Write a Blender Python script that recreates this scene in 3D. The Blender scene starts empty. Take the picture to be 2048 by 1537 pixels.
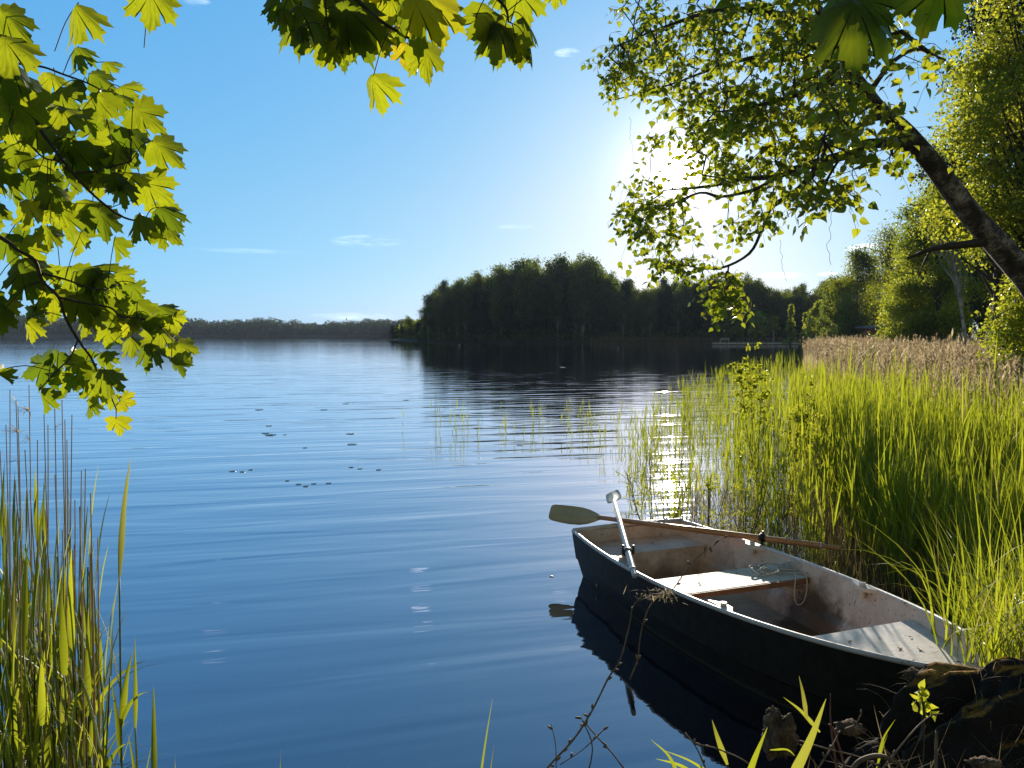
import bpy, math, random
import numpy as np
from mathutils import Vector, Matrix, noise
random.seed(7)
rng = np.random.default_rng(7)
S = bpy.context.scene
COL = S.collection
R = math.radians

# ------------------------------------------------------------------ camera
F = 1540.0; HZ = 668.0; CAMZ = 1.9
PITCH = math.atan((768.5 - HZ) / F)
cam_d = bpy.data.cameras.new('camera'); cam = bpy.data.objects.new('camera', cam_d); COL.objects.link(cam)
cam_d.sensor_width = 36; cam_d.lens = 36 * F / 2048
cam_d.clip_start = .05; cam_d.clip_end = 9000
cam.location = (0, 0, CAMZ); cam.rotation_euler = (R(90) - PITCH, 0, 0)
S.camera = cam
CP, SP = math.cos(PITCH), math.sin(PITCH)
def ray(px, py):
    x = (px - 1024) / F; z = -(py - 768.5) / F
    return np.array([x, CP + z * SP, z * CP - SP])
def at(px, py, d):                      # the point seen at a photo pixel, d metres ahead
    r = ray(px, py); r = r * (d / r[1]); return np.array([r[0], d, CAMZ + r[2]])
def on_level(px, py, z=0.0):
    r = ray(px, py); t = (z - CAMZ) / r[2]; return r * t + np.array([0, 0, CAMZ])

# ------------------------------------------------------------------ sky, sun, exposure
SUN_EL, SUN_AZ = R(11.6), R(11.9)       # azimuth measured from +Y towards +X
SKY_STRENGTH = .15
SUND = np.array([math.sin(SUN_AZ) * math.cos(SUN_EL), math.cos(SUN_AZ) * math.cos(SUN_EL), math.sin(SUN_EL)])
S.view_settings.view_transform = 'Standard'; S.view_settings.look = 'None'
S.view_settings.exposure = .45; S.view_settings.gamma = 1.0
S.render.resolution_x = 1024; S.render.resolution_y = 768
S.render.engine = 'CYCLES'
S.cycles.max_bounces = 8; S.cycles.diffuse_bounces = 3; S.cycles.transmission_bounces = 4
S.cycles.transparent_max_bounces = 8; S.cycles.caustics_reflective = False; S.cycles.caustics_refractive = False
S.cycles.sample_clamp_indirect = 6

class NT:
    def __init__(s, tree): s.t = tree; s.n = tree.nodes; s.l = tree.links
    def new(s, typ, **kw):
        n = s.n.new(typ)
        for k, v in kw.items():
            if k in n.inputs.keys(): n.inputs[k].default_value = v
            else: setattr(n, k, v)
        return n
    def put(s, v, sock):
        if isinstance(v, (int, float)): sock.default_value = v
        elif isinstance(v, (tuple, list)): sock.default_value = v
        else: s.l.new(v, sock)
    def m(s, op, a, b=0.0, c=None, clamp=False):
        n = s.n.new('ShaderNodeMath'); n.operation = op; n.use_clamp = clamp
        s.put(a, n.inputs[0]); s.put(b, n.inputs[1])
        if c is not None: s.put(c, n.inputs[2])
        return n.outputs[0]
    def vm(s, op, a, b=None, scale=None):
        n = s.n.new('ShaderNodeVectorMath'); n.operation = op; s.put(a, n.inputs[0])
        if b is not None: s.put(b, n.inputs[1])
        if scale is not None: s.put(scale, n.inputs['Scale'])
        return n.outputs['Value'] if op in ('DOT_PRODUCT', 'LENGTH') else n.outputs[0]
    def mix(s, f, a, b, mode='MIX'):
        n = s.n.new('ShaderNodeMix'); n.data_type = 'RGBA'; n.blend_type = mode
        s.put(f, n.inputs[0]); s.put(a, n.inputs[6]); s.put(b, n.inputs[7]); return n.outputs[2]
    def ramp(s, f, stops, interp='LINEAR'):
        n = s.n.new('ShaderNodeValToRGB'); e = n.color_ramp.elements; n.color_ramp.interpolation = interp
        while len(e) > 1: e.remove(e[-1])
        for i, (p, c) in enumerate(stops):
            el = e[0] if i == 0 else e.new(p)
            el.position = p; el.color = (*c, 1) if len(c) == 3 else c
        s.put(f, n.inputs[0]); return n.outputs[0]
    def noise(s, vec, scale, detail=3, rough=.5, dist=0.0, out='Fac'):
        n = s.n.new('ShaderNodeTexNoise'); n.inputs['Scale'].default_value = scale
        n.inputs['Detail'].default_value = detail; n.inputs['Roughness'].default_value = rough
        n.inputs['Distortion'].default_value = dist
        if vec is not None: s.put(vec, n.inputs['Vector'])
        return n.outputs[out]
    def sep(s, v):
        n = s.n.new('ShaderNodeSeparateXYZ'); s.put(v, n.inputs[0]); return n.outputs

W = bpy.data.worlds.new('World'); S.world = W; W.use_nodes = True
w = NT(W.node_tree); w.n.clear()
sky = w.new('ShaderNodeTexSky'); sky.sky_type = 'NISHITA'; sky.sun_disc = False
sky.sun_elevation = SUN_EL; sky.sun_rotation = SUN_AZ
sky.air_density = 1.0; sky.dust_density = .35; sky.ozone_density = 3.2; sky.altitude = 0
dirv = w.vm('NORMALIZE', w.new('ShaderNodeTexCoord').outputs['Generated'])
ch = w.n.new('ShaderNodeSeparateColor'); haze = w.ramp(w.sep(dirv)[2], [(0, (.62 * SKY_STRENGTH, .92 * SKY_STRENGTH, 1.9 * SKY_STRENGTH)), (.05, (.78 * SKY_STRENGTH, .98 * SKY_STRENGTH, 1.4 * SKY_STRENGTH)), (.16, (SKY_STRENGTH,) * 3)])
w.put(w.mix(1.0, sky.outputs[0], haze, 'MULTIPLY'), ch.inputs[0])
cc = w.n.new('ShaderNodeCombineColor')             # soft shoulder per channel, a film-like tone curve put into the sky colour
for i_, (g_, k_) in enumerate(((.80, .48), (.45, .69), (.22, .94))): w.put(w.m('MULTIPLY', w.m('POWER', ch.outputs[i_], g_), k_ / 1.366 / SKY_STRENGTH), cc.inputs[i_])
back = w.mix(1.0, sky.outputs[0], (.80, .56, .34, 1), 'MULTIPLY')  # unseen sky behind and overhead dimmed and warmed to cut blue fill light
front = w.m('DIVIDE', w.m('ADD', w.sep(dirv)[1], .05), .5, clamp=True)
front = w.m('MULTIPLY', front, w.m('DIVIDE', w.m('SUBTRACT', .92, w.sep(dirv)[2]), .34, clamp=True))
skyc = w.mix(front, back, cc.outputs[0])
ca = w.m('MAXIMUM', w.vm('DOT_PRODUCT', dirv, tuple(SUND)), 0.0)     # forward scattering round the sun
aur = w.m('ADD', w.m('MULTIPLY', w.m('POWER', ca, 700.0), 4.4), w.m('MULTIPLY', w.m('POWER', ca, 110.0), .7))
aur = w.m('ADD', aur, w.m('MULTIPLY', w.m('POWER', ca, 9000.0), 260.0))
skyc = w.mix(1.0, skyc, w.vm('SCALE', (1.0, .96, .88), scale=aur), 'ADD')
cn = w.noise(w.vm('MULTIPLY', dirv, (1, 1, 4.5)), 26, 5, .6)
cloud = None
for px, py, wx, wy, k in ((735, 483, 75, 13, .55), (836, 95, 21, 15, 2.6), (1135, 106, 26, 9, 1.1), (1735, 498, 40, 10, 1.6), (1775, 476, 22, 9, 1.2),
                          (1565, 551, 45, 7, 1.0), (490, 502, 110, 5, .22), (700, 633, 90, 8, .5), (1030, 454, 40, 5, .25), (1655, 548, 22, 5, .7), (390, 0, 26, 10, .6)):
    r = ray(px, py); r /= np.linalg.norm(r)
    side = np.cross(r, (0, 0, 1)); side /= np.linalg.norm(side); up = np.cross(side, r)
    a = w.m('MULTIPLY', w.vm('DOT_PRODUCT', dirv, tuple(side)), F / wx)
    b = w.m('MULTIPLY', w.m('SUBTRACT', w.vm('DOT_PRODUCT', dirv, tuple(up)), 0.0), F / wy)
    q = w.m('SUBTRACT', 1.0, w.m('ADD', w.m('MULTIPLY', a, a), w.m('MULTIPLY', b, b)), clamp=True)
    q = w.m('MULTIPLY', q, w.m('GREATER_THAN', w.vm('DOT_PRODUCT', dirv, tuple(r)), 0.0))
    q = w.m('MULTIPLY', w.m('SMOOTH_MIN', q, .6, .2), w.m('MULTIPLY', w.m('SUBTRACT', cn, .38 if k < 3 else .1, clamp=True), 3.4 * k))
    cloud = q if cloud is None else w.m('ADD', cloud, q)
skyc = w.mix(1.0, skyc, w.vm('SCALE', (5.2, 5.0, 4.9), scale=cloud), 'ADD')
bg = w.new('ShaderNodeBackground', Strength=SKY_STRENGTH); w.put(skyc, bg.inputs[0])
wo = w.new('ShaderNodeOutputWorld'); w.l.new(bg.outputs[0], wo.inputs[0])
W.cycles.sampling_method = 'MANUAL'; W.cycles.sample_map_resolution = 1024

sl = bpy.data.lights.new('sun', 'SUN'); sl.energy = 5.0; sl.angle = R(.55); sl.color = (1, .90, .74)
so = bpy.data.objects.new('sun', sl); COL.objects.link(so)
so.rotation_euler = Vector(tuple(SUND)).to_track_quat('Z', 'Y').to_euler(); so.location = (20, 60, 30)

# ------------------------------------------------------------------ object helpers
def tag(o, label=None, cat=None, group=None, kind=None):
    if label: o['label'] = label
    if cat: o['category'] = cat
    if group: o['group'] = group
    if kind: o['kind'] = kind
    return o
def empty(name, loc, label, cat, group=None):
    o = bpy.data.objects.new(name, None); o.location = tuple(loc); o.empty_display_size = .2
    COL.objects.link(o); return tag(o, label, cat, group)

class Geo:
    """collects vertices, faces, a tint and a uv per vertex; builds ONE mesh"""
    def __init__(s): s.v = []; s.f3 = []; s.f4 = []; s.t = []; s.uv = []; s.n = 0
    def add(s, v, f, tint=.5, uv=None):
        v = np.asarray(v, float).reshape(-1, 3); f = np.asarray(f, np.int64)
        (s.f3 if f.shape[1] == 3 else s.f4).append(f + s.n)
        s.v.append(v); s.t.append(np.broadcast_to(np.asarray(tint, float), (len(v),)))
        s.uv.append(np.zeros((len(v), 2)) if uv is None else np.asarray(uv, float)); s.n += len(v); return s
    def build(s, name, mat, parent=None, smooth=False, loc=None):
        me = bpy.data.meshes.new(name)
        V = np.concatenate(s.v); 
        if parent is not None and loc is None: V = V - np.array(parent_world(parent))
        if loc is not None: V = V - np.array(loc)
        f3 = np.concatenate(s.f3) if s.f3 else np.zeros((0, 3), int); f4 = np.concatenate(s.f4) if s.f4 else np.zeros((0, 4), int)
        me.vertices.add(len(V)); me.vertices.foreach_set('co', V.astype(np.float32).ravel())
        li = np.concatenate([f3.ravel(), f4.ravel()]).astype(np.int32)
        me.loops.add(len(li)); me.loops.foreach_set('vertex_index', li)
        tot = np.concatenate([np.full(len(f3), 3), np.full(len(f4), 4)]).astype(np.int32)
        st = np.concatenate([[0], np.cumsum(tot)[:-1]]).astype(np.int32)
        me.polygons.add(len(tot)); me.polygons.foreach_set('loop_start', st); me.polygons.foreach_set('loop_total', tot)
        me.polygons.foreach_set('use_smooth', np.full(len(tot), smooth))
        a = me.attributes.new('tint', 'FLOAT', 'POINT'); a.data.foreach_set('value', np.concatenate(s.t).astype(np.float32))
        u = me.uv_layers.new(name='UVMap'); u.data.foreach_set('uv', np.concatenate(s.uv)[li].astype(np.float32).ravel())
        me.materials.append(mat); me.update(); me.validate()
        o = bpy.data.objects.new(name, me); COL.objects.link(o)
        if parent is not None: o.parent = parent
        elif loc is not None: o.location = tuple(loc)
        return o
def parent_world(o):
    p = np.array(o.location)
    while o.parent is not None: o = o.parent; p = p + np.array(o.location)
    return p
def copy_tree(o, loc=None, rz=None, sc=None, parent=None):
    c = o.copy(); COL.objects.link(c); c.parent = parent
    if loc is not None: c.location = tuple(loc)
    if rz is not None: c.rotation_euler = (0, 0, rz)
    if sc is not None: c.scale = sc
    for ch in o.children: copy_tree(ch, parent=c)
    return c

def norm(a): return a / np.maximum(np.linalg.norm(a, axis=-1, keepdims=True), 1e-9)
def rand_dir(n, g=rng): return norm(g.normal(size=(n, 3)))
def inst(geo, tv, tf, pos, ydir, zhint, scale, tint, uv=None):
    """stamp template (k,3) with its +Y along ydir and +Z near zhint"""
    y = norm(ydir); x = norm(np.cross(y, zhint)); z = np.cross(x, y)
    M = np.stack([x, y, z], 1)                                   # N,3(axes),3
    sc = np.broadcast_to(np.asarray(scale, float).reshape(-1, 1, 1), (len(pos), 1, 1))
    V = np.einsum('kj,njc->nkc', tv, M) * sc + pos[:, None, :]
    k = len(tv); off = (np.arange(len(pos)) * k)[:, None, None]
    Fc = (tf[None] + off).reshape(-1, tf.shape[1])
    tt = np.repeat(np.broadcast_to(tint, (len(pos),)), k)
    geo.add(V.reshape(-1, 3), Fc, tt, None if uv is None else np.tile(uv, (len(pos), 1)))
def sticks(geo, A, B, ra, rb, tint=.5, sides=4):
    A = np.asarray(A, float).reshape(-1, 3); B = np.asarray(B, float).reshape(-1, 3); n = len(A)
    d = norm(B - A); h = np.where(np.abs(d[:, 2:]) > .9, np.array([[1., 0, 0]]), np.array([[0, 0, 1.]]))
    x = norm(np.cross(d, h)); y = np.cross(d, x)
    an = np.arange(sides) * 2 * math.pi / sides
    ring = x[:, None] * np.cos(an)[None, :, None] + y[:, None] * np.sin(an)[None, :, None]
    ra = np.broadcast_to(np.asarray(ra, float), (n,))[:, None, None]; rb = np.broadcast_to(np.asarray(rb, float), (n,))[:, None, None]
    V = np.concatenate([A[:, None] + ring * ra, B[:, None] + ring * rb], 1)
    i = np.arange(sides); j = (i + 1) % sides
    f = np.stack([i, j, j + sides, i + sides], 1)
    Fc = (f[None] + (np.arange(n) * 2 * sides)[:, None, None]).reshape(-1, 4)
    geo.add(V.reshape(-1, 3), Fc, np.repeat(np.broadcast_to(tint, (n,)), 2 * sides))
def smooth_line(P, k=4):
    """Catmull-Rom through the rows of P (any number of columns)"""
    P = np.asarray(P, float); Q = np.vstack([2 * P[0] - P[1], P, 2 * P[-1] - P[-2]]); out = []
    for i in range(1, len(Q) - 2):
        for t in np.arange(k) / k:
            a, b, c, d = Q[i - 1], Q[i], Q[i + 1], Q[i + 2]
            out.append(.5 * (2 * b + (c - a) * t + (2 * a - 5 * b + 4 * c - d) * t * t + (3 * b - a - 3 * c + d) * t ** 3))
    out.append(P[-1]); return np.array(out)
def tube(geo, P, r, sides=8, tint=.5, caps=True, flat=1.0, rough=0.0):
    P = np.asarray(P, float); n = len(P); r = np.broadcast_to(np.asarray(r, float), (n,))
    T = norm(np.gradient(P, axis=0)); x = np.cross(T[0], (0, 0, 1.0))
    if np.linalg.norm(x) < .1: x = np.cross(T[0], (1.0, 0, 0))
    x = x / np.linalg.norm(x); V = []
    an = np.arange(sides) * 2 * math.pi / sides
    for i in range(n):
        x = x - T[i] * (x @ T[i]); x /= np.linalg.norm(x); y = np.cross(T[i], x)
        rr = r[i] * (1 + rough * np.array([noise.noise(Vector((an_ * 1.3, i * .37, r[0] * 90))) for an_ in an])) if rough else r[i]
        V.append(P[i] + (np.outer(np.cos(an) * rr, x) + np.outer(np.sin(an) * rr, y) * flat))
    V = np.concatenate(V); f = []
    for i in range(n - 1):
        for k in range(sides): f.append((i * sides + k, i * sides + (k + 1) % sides, (i + 1) * sides + (k + 1) % sides, (i + 1) * sides + k))
    uv = np.stack([np.tile(np.arange(sides) / sides, n), np.repeat(np.arange(n), sides)], 1)
    geo.add(V, f, tint, uv)
    if caps:
        b = geo.n; geo.add([P[0], P[-1]], np.zeros((0, 3), int), tint)
        o = b - n * sides
        geo.f3.append(np.array([(b, o + (k + 1) % sides, o + k) for k in range(sides)] + [(b + 1, b - sides + k, b - sides + (k + 1) % sides) for k in range(sides)]))
    return geo
def blades(geo, base, az, lean, curl, L, wd, seg=5, tint=.5, prof='leaf', fold=0.0, twist=None):
    """ribbons rising from base: az = direction of leaning, lean/curl in radians off vertical"""
    base = np.asarray(base, float).reshape(-1, 3); n = len(base)
    bc = lambda q: np.broadcast_to(np.asarray(q, float), (n,))
    az, lean, curl, L, wd = map(bc, (az, lean, curl, L, wd))
    t = np.linspace(0, 1, seg + 1); th = lean[:, None] + curl[:, None] * t[None] ** 1.6
    ds = L[:, None] / seg
    hx = np.cumsum(np.sin(th) * ds, 1) - np.sin(th[:, :1]) * ds; hz = np.cumsum(np.cos(th) * ds, 1) - np.cos(th[:, :1]) * ds
    ca, sa = np.cos(az)[:, None], np.sin(az)[:, None]
    C = np.stack([base[:, :1] + hx * ca, base[:, 1:2] + hx * sa, base[:, 2:3] + hz], -1)
    if prof == 'leaf': pw = np.minimum(1, .45 + 2.2 * t) * np.clip((1 - t) / .72, 0, 1) ** .8
    elif prof == 'grass': pw = np.clip(1 - t ** 1.7, 0, 1)
    else: pw = 1 - .6 * t
    pw[-1] = .02
    tw = bc(0 if twist is None else twist)[:, None] * t[None]
    s1 = np.stack([-sa + 0 * tw, ca + 0 * tw, 0 * tw], -1)
    up = np.stack([-np.cos(th) * ca, -np.cos(th) * sa, np.sin(th)], -1)
    sd = s1 * np.cos(tw)[..., None] + up * np.sin(tw)[..., None]
    nv = np.cross(sd, np.stack([np.sin(th) * ca, np.sin(th) * sa, np.cos(th)], -1))
    hw = (wd[:, None] * pw[None] * .5)[..., None]
    if fold:
        V = np.stack([C - sd * hw + nv * hw * fold, C, C + sd * hw + nv * hw * fold], 2); k = 3
    else: V = np.stack([C - sd * hw, C + sd * hw], 2); k = 2
    i = np.arange(seg)[:, None]; j = np.arange(k - 1)[None]
    f = np.stack([i * k + j, i * k + j + 1, (i + 1) * k + j + 1, (i + 1) * k + j], -1).reshape(-1, 4)
    Fc = (f[None] + (np.arange(n) * (seg + 1) * k)[:, None, None]).reshape(-1, 4)
    uv = np.stack([np.tile(np.linspace(0, 1, k), seg + 1), np.repeat(t, k)], 1)
    geo.add(V.reshape(-1, 3), Fc, np.repeat(bc(tint), (seg + 1) * k), np.tile(uv, (n, 1)))
    return C
def inpoly(P, x, y):
    x = np.asarray(x, float); y = np.asarray(y, float); r = np.zeros(x.shape, bool); n = len(P)
    for i in range(n):
        (x1, y1), (x2, y2) = P[i], P[(i + 1) % n]
        c = (y1 > y) != (y2 > y); r ^= c & (x < (x2 - x1) * (y - y1) / ((y2 - y1) or 1e-9) + x1)
    return r
def polydist(P, x, y, closed=True):
    d = np.full(np.shape(x), 1e9); n = len(P)
    for i in range(n if closed else n - 1):
        a = np.array(P[i], float); b = np.array(P[(i + 1) % n], float); ab = b - a
        t = np.clip(((x - a[0]) * ab[0] + (y - a[1]) * ab[1]) / (ab @ ab), 0, 1)
        d = np.minimum(d, np.hypot(x - a[0] - ab[0] * t, y - a[1] - ab[1] * t))
    return d
def scatter(poly, n, g=rng):
    P = np.array(poly, float); lo, hi = P.min(0), P.max(0); out = []
    while len(out) < n:
        q = g.uniform(lo, hi, (n * 2 + 8, 2)); out += list(q[inpoly(poly, q[:, 0], q[:, 1])])
    return np.array(out[:n])

# ------------------------------------------------------------------ materials
def new_mat(name):
    m = bpy.data.materials.new(name); m.use_nodes = True; t = NT(m.node_tree); t.n.clear()
    out = t.new('ShaderNodeOutputMaterial'); return m, t, out
def leafy(name, dark, light, tr_dark, tr_light, mixf=.5, rough=.45, spec=.35, veins=False, extra=None):
    m, t, out = new_mat(name)
    tint = t.new('ShaderNodeAttribute', attribute_name='tint').outputs['Fac']
    oi = t.new('ShaderNodeObjectInfo').outputs['Random']
    f = t.m('ADD', tint, t.m('MULTIPLY', t.m('SUBTRACT', oi, .5), .25), clamp=True)
    st = [(0, dark), (1, light)]; sr = [(0, tr_dark), (.8, tr_light)]
    if extra: st = [(0, dark), (.86, light), (1, extra[0])]; sr = [(0, tr_dark), (.86, tr_light), (1, extra[1])]
    c = t.ramp(f, st); tc = t.ramp(f, sr)
    p = t.new('ShaderNodeBsdfPrincipled', Roughness=rough); p.inputs['Specular IOR Level'].default_value = spec
    if veins:
        uv = t.sep(t.new('ShaderNodeUVMap').outputs[0]); u, v = uv[0], t.m('SUBTRACT', uv[1], 0.0); best = None
        for ang in (0, 42, -42, 92, -92):
            ca_, sa_ = math.cos(R(ang)), math.sin(R(ang))
            along = t.m('ADD', t.m('MULTIPLY', u, sa_), t.m('MULTIPLY', v, ca_))
            ac = t.m('ABSOLUTE', t.m('SUBTRACT', t.m('MULTIPLY', u, ca_), t.m('MULTIPLY', v, sa_)))
            main = t.m('ADD', ac, t.m('MULTIPLY', t.m('LESS_THAN', along, 0.0), 1.0))
            # side veins: thin lines slanting off each main vein
            q = t.m('SUBTRACT', along, t.m('MULTIPLY', ac, .9))
            sv = t.m('ABSOLUTE', t.m('SUBTRACT', t.m('FRACT', t.m('MULTIPLY', q, 9.0)), .5))
            sv = t.m('ADD', t.m('MULTIPLY', t.m('SUBTRACT', .5, sv), .16), t.m('MULTIPLY', ac, .10))
            sv = t.m('ADD', sv, t.m('ADD', .006, t.m('MULTIPLY', t.m('LESS_THAN', along, 0.03), 1.0)))
            d = t.m('MINIMUM', main, sv); best = d if best is None else t.m('MINIMUM', best, d)
        vm_ = t.m('MULTIPLY', t.m('SUBTRACT', .012, best, clamp=True), 83.0, clamp=True)
        mott = t.noise(t.new('ShaderNodeUVMap').outputs[0], 7, 4)
        sp_ = t.m('GREATER_THAN', t.noise(t.vm('ADD', t.new('ShaderNodeUVMap').outputs[0], t.vm('SCALE', t.new('ShaderNodeNewGeometry').outputs['Position'], scale=.8)), 16, 2, .5), .70)
        tc = t.mix(t.m('MULTIPLY', sp_, .8), tc, (.20, .10, .01, 1)); c = t.mix(t.m('MULTIPLY', sp_, .8), c, (.10, .05, .02, 1))
        tc = t.mix(t.m('MULTIPLY', vm_, .5), tc, (.13, .17, .01, 1)); c = t.mix(t.m('MULTIPLY', vm_, .4), c, (.14, .18, .05, 1))
        tc = t.mix(t.m('MULTIPLY', t.m('SUBTRACT', mott, .35, clamp=True), .9), tc, (.22, .30, .012, 1))
        b = t.new('ShaderNodeBump', Strength=.5, Distance=.004); t.put(t.m('SUBTRACT', 1.0, vm_), b.inputs['Height']); t.l.new(b.outputs[0], p.inputs['Normal'])
    t.put(c, p.inputs['Base Color'])
    tl = t.new('ShaderNodeBsdfTranslucent'); t.put(tc, tl.inputs[0])
    mx = t.new('ShaderNodeMixShader'); mx.inputs[0].default_value = mixf
    t.l.new(p.outputs[0], mx.inputs[1]); t.l.new(tl.outputs[0], mx.inputs[2]); t.l.new(mx.outputs[0], out.inputs[0]); return m
def solid(name, cols, scale=8, rough=.6, metal=0, bump=.0, bumpscale=None, coord='Object', stretch=(1, 1, 1), spec=.5, detail=5):
    m, t, out = new_mat(name)
    co = t.vm('MULTIPLY', t.new('ShaderNodeTexCoord').outputs[coord], stretch)
    n = t.noise(co, scale, detail, .6)
    c = t.ramp(n, [(.3 + .4 * i / max(1, len(cols) - 1), q) for i, q in enumerate(cols)])
    p = t.new('ShaderNodeBsdfPrincipled', Metallic=metal); t.put(c, p.inputs['Base Color']); p.inputs['Specular IOR Level'].default_value = spec
    t.put(t.m('ADD', rough - .1, t.m('MULTIPLY', n, .2)), p.inputs['Roughness'])
    if bump:
        b = t.new('ShaderNodeBump', Strength=1.0, Distance=bump); t.put(t.noise(co, bumpscale or scale * 2, 6, .65), b.inputs['Height']); t.l.new(b.outputs[0], p.inputs['Normal'])
    t.l.new(p.outputs[0], out.inputs[0]); return m

M = {}
M['maple'] = leafy('maple_leaf', (.04, .07, .010), (.09, .12, .018), (.17, .25, .008), (.52, .56, .012), .55, .42, .35, True, ((.16, .12, .02), (.85, .58, .02)))
M['birch'] = leafy('birch_leaf', (.025, .045, .010), (.08, .11, .02), (.22, .32, .012), (.74, .74, .04), .48, .38, .45)
M['reed'] = leafy('reed_leaf', (.04, .07, .012), (.10, .14, .025), (.12, .18, .008), (.62, .66, .03), .5, .45, .35, False, ((.22, .19, .07), (.45, .38, .10)))
M['dry'] = leafy('dry_reed', (.13, .09, .045), (.44, .35, .20), (.16, .10, .04), (.52, .40, .20), .35, .7, .2)
M['plume'] = leafy('reed_plume', (.24, .17, .09), (.56, .45, .29), (.34, .23, .11), (.82, .66, .40), .5, .8, .1)
M['wood_far'] = leafy('forest_leaf', (.030, .048, .026), (.075, .10, .04), (.09, .13, .012), (.42, .50, .04), .38, .6, .2)
M['wood_mid'] = leafy('broadleaf', (.03, .055, .012), (.08, .12, .02), (.13, .18, .010), (.64, .66, .035), .42, .5, .3)
M['bushy'] = leafy('bright_leaf', (.05, .09, .015), (.11, .16, .03), (.24, .32, .015), (.78, .78, .05), .48, .45, .3)
M['shore_leaf'] = leafy('far_shore_leaf', (.045, .062, .048), (.07, .085, .055), (.03, .045, .015), (.12, .15, .03), .25, .7, .1)  # shaded near side and blue distance haze put into this duller leaf colour
M['needle'] = leafy('spruce_needle', (.012, .022, .010), (.03, .045, .015), (.02, .03, .005), (.06, .08, .01), .2, .6, .2)

def bark_mat():
    m, t, out = new_mat('birch_bark')
    uv = t.new('ShaderNodeUVMap').outputs[0]; oc = t.new('ShaderNodeTexCoord').outputs['Object']
    n = t.noise(oc, 9, 6, .7); n2 = t.noise(t.vm('MULTIPLY', uv, (3, 5, 1)), 3, 5, .6)
    c = t.ramp(n, [(.36, (.018, .014, .012)), (.49, (.07, .052, .04)), (.57, (.26, .22, .18)), (.70, (.50, .45, .39))])
    c = t.mix(t.m('MULTIPLY', t.m('GREATER_THAN', n2, .53), .8), c, (.03, .024, .02, 1))
    p = t.new('ShaderNodeBsdfPrincipled', Roughness=.85); t.put(c, p.inputs['Base Color'])
    b = t.new('ShaderNodeBump', Strength=1, Distance=.012); t.put(t.m('ADD', n, t.m('MULTIPLY', n2, .6)), b.inputs['Height']); t.l.new(b.outputs[0], p.inputs['Normal'])
    t.l.new(p.outputs[0], out.inputs[0]); return m
M['bark'] = bark_mat()
M['twig'] = solid('twig_bark', [(.025, .018, .014), (.07, .05, .035)], 30, .75)
M['trunk_dark'] = solid('dark_bark', [(.03, .024, .018), (.09, .07, .055)], 4, .9)
M['trunk_white'] = solid('white_bark', [(.04, .035, .03), (.42, .40, .37), (.55, .53, .5)], 2.4, .8)
M['soil'] = None

def ground_mat():
    m, t, out = new_mat('bank_ground'); pos = t.new('ShaderNodeNewGeometry').outputs['Position']
    n = t.noise(pos, 2.2, 8, .65); n2 = t.noise(pos, 26, 5, .6); big = t.noise(pos, .09, 3)
    c = t.ramp(n, [(.35, (.018, .013, .009)), (.5, (.045, .033, .02)), (.62, (.05, .06, .02)), (.75, (.06, .09, .025))])
    c = t.mix(t.m('MULTIPLY', n2, .5), c, (.02, .016, .012, 1))
    c = t.mix(t.m('MULTIPLY', big, .5), c, (.04, .055, .018, 1))
    p = t.new('ShaderNodeBsdfPrincipled', Roughness=.9); t.put(c, p.inputs['Base Color'])
    b = t.new('ShaderNodeBump', Strength=1, Distance=.03); t.put(t.m('ADD', n, t.m('MULTIPLY', n2, .35)), b.inputs['Height']); t.l.new(b.outputs[0], p.inputs['Normal'])
    t.l.new(p.outputs[0], out.inputs[0]); return m
M['soil'] = ground_mat()

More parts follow.
